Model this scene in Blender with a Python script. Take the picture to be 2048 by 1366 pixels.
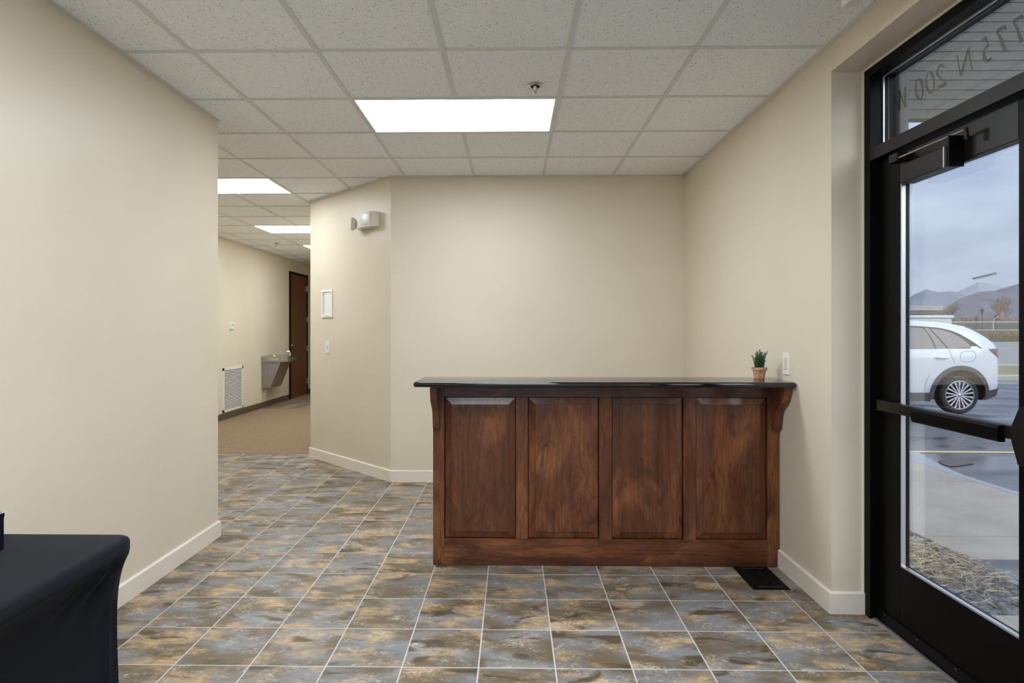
import bpy, bmesh, math, random
from mathutils import Vector, Matrix, noise as mnoise

for _o in list(bpy.data.objects):
    bpy.data.objects.remove(_o, do_unlink=True)
scene = bpy.context.scene
COL = scene.collection
R = math.radians
random.seed(7)

# ------------------------------------------------------------------ camera
CAM_H = 1.341
cam_data = bpy.data.cameras.new('camera')
cam = bpy.data.objects.new('camera', cam_data)
COL.objects.link(cam)
cam.location = (0, 0, CAM_H)
cam.rotation_euler = (R(90), 0, 0.0167)
cam_data.sensor_fit = 'HORIZONTAL'
cam_data.sensor_width = 36.0
cam_data.lens = 1206.4 / 2048 * 36.0
cam_data.shift_x = (1024 - 1004.16) / 2048
cam_data.shift_y = (659.0 - 683.0) / 2048
cam_data.clip_start = 0.02
cam_data.clip_end = 8000
scene.camera = cam

# ------------------------------------------------------------------ view
scene.view_settings.view_transform = 'Standard'
scene.view_settings.look = 'None'
scene.view_settings.gamma = 1.0
scene.view_settings.use_curve_mapping = False
scene.view_settings.exposure = 0.0
SKY = 1.35          # sky strength
LAMP = 18.8          # radiance of the ceiling light diffusers

scene.cycles.max_bounces = 12
scene.cycles.diffuse_bounces = 10
scene.cycles.glossy_bounces = 4
scene.cycles.transparent_max_bounces = 12
scene.cycles.caustics_reflective = False
scene.cycles.caustics_refractive = False

# ------------------------------------------------------------------ world: overcast sky
world = bpy.data.worlds.new('overcast_sky')
scene.world = world
world.use_nodes = True
wt = world.node_tree
wt.nodes.clear()
w_out = wt.nodes.new('ShaderNodeOutputWorld')
w_bg = wt.nodes.new('ShaderNodeBackground')
w_tc = wt.nodes.new('ShaderNodeTexCoord')
w_map = wt.nodes.new('ShaderNodeMapping')
w_map.inputs['Scale'].default_value = (1.6, 1.6, 5.0)
w_n = wt.nodes.new('ShaderNodeTexNoise')
w_n.inputs['Scale'].default_value = 2.1
w_n.inputs['Detail'].default_value = 6
w_n.inputs['Roughness'].default_value = 0.52
w_r = wt.nodes.new('ShaderNodeValToRGB')
w_r.color_ramp.elements[0].position = 0.36
w_r.color_ramp.elements[0].color = (0.37, 0.455, 0.68, 1)
w_r.color_ramp.elements[1].position = 0.64
w_r.color_ramp.elements[1].color = (0.62, 0.735, 0.92, 1)
w_sep = wt.nodes.new('ShaderNodeSeparateXYZ')
w_mr = wt.nodes.new('ShaderNodeMapRange')       # overcast luminance: brighter towards the zenith
w_mr.inputs['From Min'].default_value = 0.0
w_mr.inputs['From Max'].default_value = 1.0
w_mr.inputs['To Min'].default_value = 1.0
w_mr.inputs['To Max'].default_value = 2.6
w_mul = wt.nodes.new('ShaderNodeMath')
w_mul.operation = 'MULTIPLY'
w_mul.inputs[1].default_value = SKY
L = wt.links.new
L(w_tc.outputs['Generated'], w_map.inputs['Vector'])
L(w_map.outputs['Vector'], w_n.inputs['Vector'])
L(w_n.outputs['Fac'], w_r.inputs['Fac'])
L(w_r.outputs['Color'], w_bg.inputs['Color'])
L(w_tc.outputs['Generated'], w_sep.inputs['Vector'])
L(w_sep.outputs['Z'], w_mr.inputs['Value'])
L(w_mr.outputs['Result'], w_mul.inputs[0])
L(w_mul.outputs['Value'], w_bg.inputs['Strength'])
L(w_bg.outputs['Background'], w_out.inputs['Surface'])

# ------------------------------------------------------------------ soft sun behind the clouds
sun_data = bpy.data.lights.new('veiled_sun', 'SUN')
sun_data.energy = 2.4
sun_data.angle = R(40)
sun_data.color = (1.0, 0.98, 0.95)
sun = bpy.data.objects.new('veiled_sun', sun_data)
COL.objects.link(sun)
sun.rotation_euler = Vector((-0.50, 0.75, -0.45)).to_track_quat('-Z', 'Y').to_euler()

# ------------------------------------------------------------------ helpers: objects
def finish(me, smooth):
    if smooth:
        for p in me.polygons:
            p.use_smooth = True
        me.set_sharp_from_angle(angle=R(smooth if smooth > 1 else 35))

def obj(name, bm, mat, parent=None, smooth=0, world=True):
    """link a bmesh as ONE mesh object; verts are in world space unless world=False"""
    me = bpy.data.meshes.new(name)
    bmesh.ops.recalc_face_normals(bm, faces=bm.faces[:])
    if parent is not None and world:
        bm.transform(wmat(parent).inverted())
    bm.to_mesh(me)
    bm.free()
    mats = mat if isinstance(mat, (list, tuple)) else [mat]
    for m in mats:
        me.materials.append(m)
    finish(me, smooth)
    o = bpy.data.objects.new(name, me)
    COL.objects.link(o)
    o.parent = parent
    return o

def wmat(o):
    m = o.matrix_basis.copy()
    while o.parent is not None:
        o = o.parent
        m = o.matrix_basis @ m
    return m

def tag(o, label, cat=None, group=None, kind=None):
    o['label'] = label
    if cat: o['category'] = cat
    if group: o['group'] = group
    if kind: o['kind'] = kind
    return o

def thing(name, label, cat, loc=(0, 0, 0), rotz=0, group=None, kind=None):
    o = bpy.data.objects.new(name, None)
    o.empty_display_size = 0.1
    COL.objects.link(o)
    o.location = loc
    o.rotation_euler = (0, 0, rotz)
    return tag(o, label, cat, group, kind)

def NB():
    return bmesh.new()

def box(bm, x0, x1, y0, y1, z0, z1, bevel=0, seg=2):
    vs = [bm.verts.new(p) for p in ((x0, y0, z0), (x1, y0, z0), (x1, y1, z0), (x0, y1, z0),
                                    (x0, y0, z1), (x1, y0, z1), (x1, y1, z1), (x0, y1, z1))]
    fs = [bm.faces.new([vs[i] for i in f]) for f in
          ((3, 2, 1, 0), (4, 5, 6, 7), (0, 1, 5, 4), (1, 2, 6, 5), (2, 3, 7, 6), (3, 0, 4, 7))]
    if bevel:
        es = list({e for f in fs for e in f.edges})
        bmesh.ops.bevel(bm, geom=es, offset=bevel, segments=seg, profile=0.5, affect='EDGES')
    return bm

def BX(*a, bevel=0, seg=2):
    return box(NB(), *a, bevel=bevel, seg=seg)

def prism(bm, poly, axis, a0, a1):
    """poly: 2D points; axis 'x','y','z' is the extrusion axis between a0 and a1"""
    def P(p, a):
        return {'x': (a, p[0], p[1]), 'y': (p[0], a, p[1]), 'z': (p[0], p[1], a)}[axis]
    lo = [bm.verts.new(P(p, a0)) for p in poly]
    hi = [bm.verts.new(P(p, a1)) for p in poly]
    n = len(poly)
    bm.faces.new(lo[::-1])
    bm.faces.new(hi)
    for i in range(n):
        j = (i + 1) % n
        bm.faces.new((lo[i], lo[j], hi[j], hi[i]))
    return bm

def lathe(bm, prof, seg=24, c=(0, 0, 0), axis='z'):
    rings = []
    for r, z in prof:
        ring = []
        for i in range(seg):
            a = 2 * math.pi * i / seg
            u, v = r * math.cos(a), r * math.sin(a)
            p = {'z': (u, v, z), 'y': (u, z, v), 'x': (z, u, v)}[axis]
            ring.append(bm.verts.new((c[0] + p[0], c[1] + p[1], c[2] + p[2])))
        rings.append(ring)
    for a, b in zip(rings, rings[1:]):
        for i in range(seg):
            j = (i + 1) % seg
            bm.faces.new((a[i], a[j], b[j], b[i]))
    bm.faces.new(rings[0][::-1])
    bm.faces.new(rings[-1])
    return bm

def tube(bm, pts, radii, seg=8, cap=True):
    if not isinstance(radii, (list, tuple)):
        radii = [radii] * len(pts)
    pts = [Vector(p) for p in pts]
    rings = []
    for i, p in enumerate(pts):
        d = (pts[min(i + 1, len(pts) - 1)] - pts[max(i - 1, 0)])
        if d.length < 1e-9: d = Vector((0, 0, 1))
        d.normalize()
        ref = Vector((0, 0, 1)) if abs(d.z) < 0.9 else Vector((1, 0, 0))
        u = d.cross(ref).normalized()
        v = d.cross(u)
        rings.append([bm.verts.new(p + (u * math.cos(2 * math.pi * k / seg) + v * math.sin(2 * math.pi * k / seg)) * radii[i]) for k in range(seg)])
    for a, b in zip(rings, rings[1:]):
        for k in range(seg):
            j = (k + 1) % seg
            bm.faces.new((a[k], a[j], b[j], b[k]))
    if cap:
        bm.faces.new(rings[0][::-1])
        bm.faces.new(rings[-1])
    return bm

def lerp_table(tab, x):
    if x <= tab[0][0]: return tab[0][1]
    for (a, va), (b, vb) in zip(tab, tab[1:]):
        if x <= b:
            return va + (vb - va) * (x - a) / (b - a)
    return tab[-1][1]

def clip_half(poly, nx, ny, d):
    """keep the points with nx*x + ny*y <= d"""
    out = []
    for i, p in enumerate(poly):
        q = poly[(i + 1) % len(poly)]
        a, b = nx * p[0] + ny * p[1] - d, nx * q[0] + ny * q[1] - d
        if a <= 0: out.append(p)
        if a * b < 0:
            t = a / (a - b)
            out.append((p[0] + (q[0] - p[0]) * t, p[1] + (q[1] - p[1]) * t))
    return out

def area(poly):
    return 0.5 * abs(sum(p[0] * q[1] - q[0] * p[1] for p, q in zip(poly, poly[1:] + poly[:1])))

# ------------------------------------------------------------------ helpers: materials
class NT:
    def __init__(s, name):
        s.m = bpy.data.materials.new(name)
        s.m.use_nodes = True
        s.t = s.m.node_tree
        s.b = s.t.nodes['Principled BSDF']
        s.out = s.t.nodes['Material Output']
    def n(s, kind, **kw):
        nd = s.t.nodes.new('ShaderNode' + kind)
        for k, v in kw.items():
            if k in nd.inputs: nd.inputs[k].default_value = v
            else: setattr(nd, k, v)
        return nd
    def l(s, a, b): s.t.links.new(a, b)
    def coords(s, scale=(1, 1, 1), rand=False, rot=(0, 0, 0)):
        tc = s.n('TexCoord')
        src = tc.outputs['Object']
        if rand:
            oi = s.n('ObjectInfo')
            mu = s.n('VectorMath', operation='SCALE')
            cb = s.n('CombineXYZ')
            m1 = s.n('Math', operation='MULTIPLY'); m1.inputs[1].default_value = 57.3
            m2 = s.n('Math', operation='MULTIPLY'); m2.inputs[1].default_value = 23.7
            m3 = s.n('Math', operation='MULTIPLY'); m3.inputs[1].default_value = 91.1
            for mm, ax in ((m1, 'X'), (m2, 'Y'), (m3, 'Z')):
                s.l(oi.outputs['Random'], mm.inputs[0]); s.l(mm.outputs[0], cb.inputs[ax])
            ad = s.n('VectorMath', operation='ADD')
            s.l(src, ad.inputs[0]); s.l(cb.outputs[0], ad.inputs[1])
            src = ad.outputs[0]
        mp = s.n('Mapping'); mp.inputs['Scale'].default_value = scale; mp.inputs['Rotation'].default_value = rot
        s.l(src, mp.inputs['Vector'])
        return mp.outputs['Vector']
    def noise(s, vec, scale, detail=4, rough=0.5, dist=0.0):
        nd = s.n('TexNoise', Scale=scale, Detail=detail, Roughness=rough, Distortion=dist)
        s.l(vec, nd.inputs['Vector'])
        return nd.outputs['Fac']
    def ramp(s, fac, stops, interp='LINEAR'):
        nd = s.n('ValToRGB'); cr = nd.color_ramp; cr.interpolation = interp
        while len(cr.elements) < len(stops): cr.elements.new(0.5)
        for e, (p, c) in zip(cr.elements, stops):
            e.position = p
            e.color = (c, c, c, 1) if not isinstance(c, tuple) else (*c, 1)
        s.l(fac, nd.inputs['Fac'])
        return nd.outputs['Color']
    def mix(s, fac, a, b, mode='MIX'):
        nd = s.n('Mix', data_type='RGBA', blend_type=mode)
        for sock, v in ((nd.inputs[0], fac), (nd.inputs[6], a), (nd.inputs[7], b)):
            if hasattr(v, 'links'): s.l(v, sock)
            elif isinstance(v, tuple): sock.default_value = (*v, 1)
            else: sock.default_value = v
        return nd.outputs[2]
    def bump(s, h, strength=0.2, dist=0.001):
        nd = s.n('Bump', Strength=strength, Distance=dist)
        s.l(h, nd.inputs['Height']); s.l(nd.outputs['Normal'], s.b.inputs['Normal'])
    def color(s, c):
        if hasattr(c, 'links'): s.l(c, s.b.inputs['Base Color'])
        else: s.b.inputs['Base Color'].default_value = (*c, 1)
    def set(s, **kw):
        for k, v in kw.items():
            s.b.inputs[k.replace('_', ' ')].default_value = v
        return s

def flat(name, col, rough=0.5, metal=0.0, spec=0.5, **kw):
    t = NT(name); t.color(col); t.set(Roughness=rough, Metallic=metal)
    t.b.inputs['Specular IOR Level'].default_value = spec
    t.set(**kw)
    return t.m

def paint(name, col, rough=0.42, bump=0.10):
    t = NT(name)
    v = t.coords()
    big = t.noise(v, 1.3, 2)
    c = t.mix(t.ramp(big, [(0.3, 0.0), (0.7, 1.0)]), tuple(x * 0.97 for x in col), tuple(min(1, x * 1.03) for x in col))
    t.color(c)
    t.set(Roughness=rough)
    t.bump(t.noise(v, 160, 3), bump, 0.002)
    return t.m

M = {}
M['wall'] = paint('wall_paint', (0.70, 0.632, 0.500), 0.42)
M['trim'] = paint('trim_paint', (0.80, 0.745, 0.640), 0.36, 0.03)
M['white'] = flat('white_plastic', (0.80, 0.78, 0.72), 0.35)
M['cream'] = flat('cream_plastic', (0.66, 0.63, 0.53), 0.35)
M['print'] = flat('grey_print', (0.25, 0.25, 0.27), 0.6)
M['black'] = flat('black_anodised_metal', (0.0022, 0.0022, 0.0022), 0.45, 0.0, 0.10)
M['bronze'] = flat('dark_bronze_metal', (0.0085, 0.0070, 0.0050), 0.38, 0.0, 0.22)
M['blackplate'] = flat('black_painted_steel', (0.0025, 0.0025, 0.0025), 0.5, 0.0, 0.15)
M['chrome'] = flat('chrome', (0.55, 0.55, 0.54), 0.16, 1.0)
M['brushed'] = flat('brushed_steel', (0.42, 0.42, 0.40), 0.32, 1.0)
M['alu'] = flat('aluminium_strip', (0.55, 0.55, 0.55), 0.35, 0.8)
M['darkhole'] = flat('dark_gap', (0.01, 0.01, 0.01), 0.9)
M['gridbar'] = flat('grid_bar_paint', (0.66, 0.68, 0.69), 0.5)

def mat_ceiling():
    t = NT('ceiling_tile_mineral_fibre')
    v = t.coords(rand=True)
    vo = t.n('TexVoronoi', Scale=95.0); t.l(v, vo.inputs['Vector'])
    sp = t.n('SeparateColor'); t.l(vo.outputs['Color'], sp.inputs[0])
    thr = t.n('MapRange'); thr.inputs['From Min'].default_value = 0.45; thr.inputs['To Max'].default_value = 0.29; thr.inputs['To Min'].default_value = 0.0
    t.l(sp.outputs[0], thr.inputs['Value'])
    lt = t.n('Math', operation='LESS_THAN'); t.l(vo.outputs['Distance'], lt.inputs[0]); t.l(thr.outputs[0], lt.inputs[1])
    vo2 = t.n('TexVoronoi', Scale=210.0); t.l(v, vo2.inputs['Vector'])
    sp2 = t.n('SeparateColor'); t.l(vo2.outputs['Color'], sp2.inputs[0])
    thr2 = t.n('MapRange'); thr2.inputs['From Min'].default_value = 0.70; thr2.inputs['To Max'].default_value = 0.30; thr2.inputs['To Min'].default_value = 0.0
    t.l(sp2.outputs[1], thr2.inputs['Value'])
    lt2 = t.n('Math', operation='LESS_THAN'); t.l(vo2.outputs['Distance'], lt2.inputs[0]); t.l(thr2.outputs[0], lt2.inputs[1])
    base = t.mix(t.ramp(t.noise(v, 60, 3), [(0.35, 0.0), (0.65, 1.0)]), (0.85, 0.89, 0.94), (0.90, 0.93, 0.97))
    c = t.mix(lt.outputs[0], base, (0.22, 0.20, 0.18))
    c = t.mix(lt2.outputs[0], c, (0.38, 0.36, 0.33))
    t.color(c); t.set(Roughness=0.9)
    t.b.inputs['Specular IOR Level'].default_value = 0.15
    t.bump(t.noise(v, 240, 2), 0.25, 0.001)
    return t.m
M['ceil'] = mat_ceiling()

def mat_floor_tile():
    t = NT('slate_look_ceramic_tile')
    v = t.coords(scale=(1.0, 1.9, 1.0), rand=True)
    a = t.noise(v, 3.6, 4, 0.52, 0.4)
    b = t.noise(v, 4.4, 6, 0.58, 0.3)
    vs = t.coords(scale=(1.0, 2.6, 1.0), rand=True, rot=(0, 0, 0.5))
    d = t.noise(vs, 4.6, 4, 0.50, 0.5)
    f = t.noise(v, 60, 5, 0.72)
    f2 = t.noise(v, 22, 5, 0.65)
    # slate grey ground with a wash of brown
    c = t.mix(t.ramp(a, [(0.38, 0.0), (0.58, 1.0)]), (0.215, 0.217, 0.222), (0.148, 0.112, 0.068))
    # ochre / tan clouds
    k = t.ramp(b, [(0.50, 0.0), (0.63, 1.0)])
    c = t.mix(t.mix(1.0, k, t.ramp(f2, [(0.36, 0.25), (0.58, 1.0)]), 'MULTIPLY'), c, (0.49, 0.34, 0.178))
    # pale chalky flecks
    g = t.noise(v, 7, 6, 0.75, 0.3)
    k3 = t.mix(1.0, t.ramp(g, [(0.50, 0.0), (0.66, 1.0)]), t.ramp(f, [(0.46, 0.0), (0.60, 1.0)]), 'MULTIPLY')
    c = t.mix(k3, c, (0.58, 0.52, 0.42))
    # dark umber blots
    k2 = t.ramp(d, [(0.57, 0.0), (0.66, 0.88)])
    c = t.mix(k2, c, (0.072, 0.051, 0.022))
    c = t.mix(t.ramp(f, [(0.30, 0.55), (0.42, 0.0)]), c, (0.10, 0.085, 0.06))
    t.color(c)
    rr = t.n('MapRange'); rr.inputs['To Min'].default_value = 0.34; rr.inputs['To Max'].default_value = 0.52
    t.l(b, rr.inputs['Value']); t.l(rr.outputs[0], t.b.inputs['Roughness'])
    t.b.inputs['Specular IOR Level'].default_value = 0.32
    t.bump(t.noise(v, 35, 4), 0.12, 0.003)
    return t.m
M['tile'] = mat_floor_tile()
def mat_grout():
    t = NT('light_grout'); v = t.coords()
    t.color(t.mix(t.noise(v, 30, 3), (0.45, 0.43, 0.42), (0.58, 0.56, 0.54))); t.set(Roughness=0.85)
    return t.m
M['grout'] = mat_grout()

def mat_wood(name, axis, dark=1.0):
    t = NT(name)
    s = {'z': (1.0, 1.0, 0.11), 'x': (0.11, 1.0, 1.0)}[axis]
    v = t.coords(scale=s, rand=True)
    warp = t.noise(v, 3.4, 2, 0.45, 0.9)
    # cathedral figure: contour lines of a slow noise
    mul = t.n('Math', operation='MULTIPLY'); mul.inputs[1].default_value = 15.0
    t.l(warp, mul.inputs[0])
    fr = t.n('Math', operation='FRACT'); t.l(mul.outputs[0], fr.inputs[0])
    lines = t.ramp(fr.outputs[0], [(0.0, 1.0), (0.16, 0.25), (0.5, 0.0), (0.9, 0.35), (1.0, 1.0)])
    fine = t.noise(v, 120, 4, 0.7)
    mid = t.noise(v, 11, 4, 0.62, 0.4)
    vb = t.coords(scale=tuple(min(1, q * 3.6) for q in s), rand=True)
    blot = t.noise(vb, 4.6, 4, 0.58, 0.8)
    blot2 = t.noise(vb, 9.5, 3, 0.55, 1.2)
    # glued-up boards: each strip a little lighter or darker
    sx = t.n('SeparateXYZ'); t.l(t.coords(rand=True), sx.inputs[0])
    bm_ = t.n('Math', operation='MULTIPLY'); bm_.inputs[1].default_value = 11.5
    t.l(sx.outputs['X' if axis == 'z' else 'Z'], bm_.inputs[0])
    fl = t.n('Math', operation='FLOOR'); t.l(bm_.outputs[0], fl.inputs[0])
    wn = t.n('TexWhiteNoise', noise_dimensions='1D'); t.l(fl.outputs[0], wn.inputs['W'])
    c = t.mix(t.ramp(mid, [(0.30, 0.0), (0.70, 1.0)]), (0.046 * dark, 0.0130 * dark, 0.0048 * dark), (0.140 * dark, 0.044 * dark, 0.0145 * dark))
    bd_f = t.n('MapRange'); bd_f.inputs['To Max'].default_value = 0.45; t.l(wn.outputs['Value'], bd_f.inputs['Value'])
    c = t.mix(bd_f.outputs[0], c, (0.175 * dark, 0.058 * dark, 0.020 * dark))
    c = t.mix(t.ramp(blot, [(0.50, 0.0), (0.70, 0.80)]), c, (0.30 * dark, 0.112 * dark, 0.034 * dark))
    c = t.mix(t.ramp(blot2, [(0.24, 0.80), (0.40, 0.0)]), c, (0.024 * dark, 0.0075 * dark, 0.0035 * dark))
    lm = t.n('Math', operation='MULTIPLY'); lm.inputs[1].default_value = 0.42
    t.l(lines, lm.inputs[0])
    c = t.mix(lm.outputs[0], c, (0.030 * dark, 0.0090 * dark, 0.0040 * dark))
    c = t.mix(t.ramp(fine, [(0.36, 0.50), (0.52, 0.0)]), c, (0.030 * dark, 0.0090 * dark, 0.0040 * dark))
    t.color(c)
    t.set(Roughness=0.40)
    t.b.inputs['Specular IOR Level'].default_value = 0.25
    t.b.inputs['Coat Weight'].default_value = 0.5
    t.b.inputs['Coat Roughness'].default_value = 0.12
    t.bump(fine, 0.08, 0.001)
    return t.m
M['wood_v'] = mat_wood('stained_alder_upright', 'z')
M['wood_h'] = mat_wood('stained_alder_lengthwise', 'x')
M['wood_c'] = mat_wood('stained_alder_corbel', 'z', 1.25)

def mat_granite():
    t = NT('polished_black_granite'); v = t.coords()
    sp = t.ramp(t.noise(v, 420, 2, 0.6), [(0.66, 0.0), (0.74, 1.0)])
    t.color(t.mix(sp, (0.006, 0.006, 0.007), (0.06, 0.06, 0.07))); t.set(Roughness=0.06)
    t.b.inputs['IOR'].default_value = 1.62
    return t.m
M['granite'] = mat_granite()

def mat_hall_door():
    t = NT('red_brown_veneer'); v = t.coords(scale=(1, 1, 0.08), rand=True)
    n1 = t.noise(v, 26, 4, 0.6, 0.5)
    t.color(t.mix(t.ramp(n1, [(0.3, 0.0), (0.7, 1.0)]), (0.105, 0.036, 0.014), (0.185, 0.068, 0.026))); t.set(Roughness=0.3)
    return t.m
M['veneer'] = mat_hall_door()

def mat_carpet():
    t = NT('brown_loop_carpet'); v = t.coords()
    n1 = t.noise(v, 160, 4, 0.7); n2 = t.noise(v, 28, 3)
    c = t.mix(t.ramp(n1, [(0.35, 0.0), (0.65, 1.0)]), (0.120, 0.082, 0.046), (0.40, 0.295, 0.185))
    c = t.mix(t.ramp(n2, [(0.40, 0.0), (0.7, 0.35)]), c, (0.33, 0.26, 0.18))
    t.color(c); t.set(Roughness=0.95); t.b.inputs['Specular IOR Level'].default_value = 0.1
    t.bump(n1, 0.8, 0.006)
    return t.m
M['carpet'] = mat_carpet()
def mat_carpetbase():
    t = NT('carpet_base_strip'); v = t.coords()
    n1 = t.noise(v, 150, 4, 0.7)
    t.color(t.mix(n1, (0.050, 0.038, 0.020), (0.150, 0.112, 0.062))); t.set(Roughness=0.95)
    t.bump(n1, 0.6, 0.004)
    return t.m
M['carpetbase'] = mat_carpetbase()

def mat_fabric():
    t = NT('black_stretch_fabric'); v = t.coords()
    n1 = t.noise(v, 900, 2)
    t.color(t.mix(n1, (0.004, 0.005, 0.008), (0.011, 0.012, 0.016))); t.set(Roughness=0.8)
    t.b.inputs['Sheen Weight'].default_value = 0.06
    t.b.inputs['Sheen Roughness'].default_value = 0.4
    t.b.inputs['Specular IOR Level'].default_value = 0.12
    t.bump(n1, 0.25, 0.0006)
    return t.m
M['fabric'] = mat_fabric()

def mat_glass(name, tint=(1, 1, 1), boost=1.0, dust=0.0):
    t = NT(name)
    tr = t.n('BsdfTransparent'); tr.inputs['Color'].default_value = (*tint, 1)
    gl = t.n('BsdfGlossy'); gl.inputs['Roughness'].default_value = 0.0
    fr = t.n('Fresnel'); fr.inputs['IOR'].default_value = 1.42
    mu = t.n('Math', operation='MULTIPLY'); mu.inputs[1].default_value = boost
    t.l(fr.outputs[0], mu.inputs[0])
    mx = t.n('MixShader')
    t.l(mu.outputs[0], mx.inputs[0]); t.l(tr.outputs[0], mx.inputs[1]); t.l(gl.outputs[0], mx.inputs[2])
    res = mx.outputs[0]
    if dust:
        v = t.coords()
        k = t.ramp(t.noise(v, 130, 3, 0.6), [(0.71, 0.0), (0.78, dust)])
        df = t.n('BsdfDiffuse'); df.inputs['Color'].default_value = (0.8, 0.8, 0.8, 1)
        m2 = t.n('MixShader'); t.l(k, m2.inputs[0]); t.l(res, m2.inputs[1]); t.l(df.outputs[0], m2.inputs[2])
        res = m2.outputs[0]
    t.l(res, t.out.inputs['Surface'])
    return t.m
M['glass'] = mat_glass('clear_window_glass', (0.94, 0.96, 0.96), 0.55, 0.35)
M['diffuser'] = None
def mat_emit(name, col, strength):
    t = NT(name); t.color((0.8, 0.8, 0.8))
    t.b.inputs['Emission Color'].default_value = (*col, 1)
    t.b.inputs['Emission Strength'].default_value = strength
    return t.m
M['diffuser'] = mat_emit('light_diffuser', (0.94, 1.0, 1.09), LAMP)
M['diffuser_hall'] = mat_emit('dimmed_light_diffuser', (0.94, 1.0, 1.06), LAMP * 0.80)  # hall panels turned down on purpose to keep the hallway walls less bright
def mat_terracotta():
    t = NT('weathered_terracotta'); v = t.coords()
    n1 = t.noise(v, 60, 4, 0.6, 0.4)
    t.color(t.mix(t.ramp(n1, [(0.42, 0.0), (0.66, 1.0)]), (0.46, 0.22, 0.11), (0.62, 0.42, 0.28))); t.set(Roughness=0.85)
    return t.m
M['terracotta'] = mat_terracotta()
M['soil'] = flat('potting_soil', (0.03, 0.02, 0.012), 0.95)
def mat_leaf():
    t = NT('green_needle_leaf'); v = t.coords()
    t.color(t.mix(t.ramp(t.noise(v, 90, 2), [(0.35, 0.0), (0.65, 1.0)]), (0.012, 0.060, 0.014), (0.050, 0.170, 0.040))); t.set(Roughness=0.5)
    return t.m
M['leaf'] = mat_leaf()
M['navy'] = flat('dark_navy_foil', (0.012, 0.018, 0.035), 0.22, 0.6)
M['silver'] = flat('silver_edge', (0.5, 0.52, 0.58), 0.3, 0.7)
M['letters'] = None
def mat_letters():
    t = NT('window_vinyl_lettering')
    t.color((0.055, 0.042, 0.034)); t.set(Roughness=0.7, Alpha=0.92)
    return t.m
M['letters'] = mat_letters()

# ================================================================== THE ROOM
CEIL = 2.690
XL, XR = -1.905, 1.510           # left and right wall faces
YB = 5.300                       # back wall face
YLE = 3.875                      # end of the left wall
A0, A1 = (-1.070, 5.300), (-2.125, 6.320)   # the diagonal wall
XH = -4.270                      # hall wall face
YR = -2.600                      # rear wall face
YF = 16.0                        # hall end
YC = 6.470                       # carpet starts

REG = [  # convex regions of the room plan as half-planes (nx, ny, d)
    [(-1, 0, -XL), (1, 0, XR), (0, -1, -YR), (0, 1, YLE)],
    [(-1, 0, -XH), (1, 0, XR), (0, -1, -YLE), (0, 1, YB)],
    [(-1, 0, -XH), (0, -1, -YB), (0, 1, A1[1]), (1.02, 1.055, 1.02 * A0[0] + 1.055 * A0[1])],
    [(-1, 0, -XH), (1, 0, A1[0]), (0, -1, -A1[1]), (0, 1, YF)],
]
def inside(x, y):
    return any(all(nx * x + ny * y <= d + 1e-6 for nx, ny, d in r) for r in REG)
def pieces(poly):
    out = []
    for r in REG:
        q = poly
        for h in r:
            q = clip_half(q, *h)
            if len(q) < 3: break
        if len(q) >= 3 and area(q) > 1e-5: out.append(q)
    return out

# ---- floor -------------------------------------------------------
floor = tag(obj('floor', BX(XH - 0.1, 1.78, YR - 0.1, YC, -0.12, -0.0011), M['grout']),
            'slate-look tiled floor with pale grout lines', 'floor', kind='structure')
TS, TX, TY, G = 0.3048, -0.1337, 2.3907, 0.0030
def tile_mesh(name, h, x0, x1, y0, y1, z0, z1, bev):
    bm = BX(x0, x1, y0, y1, z0, z1)
    es = [e for e in bm.edges if all(v.co.z == (z1 if bev > 0 else z0) for v in e.verts)]
    bmesh.ops.bevel(bm, geom=es, offset=abs(bev), segments=1, affect='EDGES')
    me = bpy.data.meshes.new(name); bmesh.ops.recalc_face_normals(bm, faces=bm.faces[:]); bm.to_mesh(me); bm.free()
    me.materials.append(h)
    return me
full_tile = tile_mesh('floor_tile', M['tile'], -TS / 2 + G, TS / 2 - G, -TS / 2 + G, TS / 2 - G, -0.008, 0.0, 0.0012)
rest_bm = NB()
XTH = 1.672                                        # metal edge at the door threshold
for j in range(-17, 15):
    for i in range(-15, 7):
        x0, y0 = TX + i * TS, TY + j * TS
        poly = [(x0 + G, y0 + G), (x0 + TS - G, y0 + G), (x0 + TS - G, y0 + TS - G), (x0 + G, y0 + TS - G)]
        pc = []
        for q in pieces(poly):
            q = clip_half(q, 0, 1, YC - 0.004)
            if len(q) >= 3 and area(q) > 2e-5: pc.append(q)
        if x0 + TS > XR and 0.55 < y0 + TS and y0 < 2.88:     # into the door recess
            q = clip_half(clip_half(clip_half(clip_half(poly, -1, 0, -XR), 1, 0, XTH), 0, 1, 2.88), 0, -1, -0.55)
            if len(q) >= 3 and area(q) > 2e-5: pc.append(q)
        if not pc: continue
        a = sum(area(q) for q in pc)
        near = y0 > 1.70
        hidden = (y0 > 3.47 and x0 > -0.3) or (x0 < -3.3)
        if not near or hidden:
            for q in pc: prism(rest_bm, q, 'z', -0.008, 0.0)
            continue
        cx, cy = x0 + TS / 2, y0 + TS / 2
        if abs(a - area(poly)) < 1e-6 :
            o = bpy.data.objects.new('floor_tile', full_tile); COL.objects.link(o)
            o.location = (cx, cy, 0); o.parent = floor
        else:
            bm = NB()
            for q in pc: prism(bm, [(p[0] - cx, p[1] - cy) for p in q], 'z', -0.008, 0.0)
            o = obj('floor_tile', bm, M['tile'], floor, world=False); o.location = (cx, cy, 0)
rest = obj('floor_tile_field', rest_bm, M['tile'], floor)
rest['kind'] = 'stuff'

tag(obj('carpet', BX(XH - 0.1, A1[0] + 0.1, YC, YF + 0.1, -0.12, 0.002), M['carpet']),
    'brown loop carpet along the hallway beyond the tiles', 'carpet', kind='structure')
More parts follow.
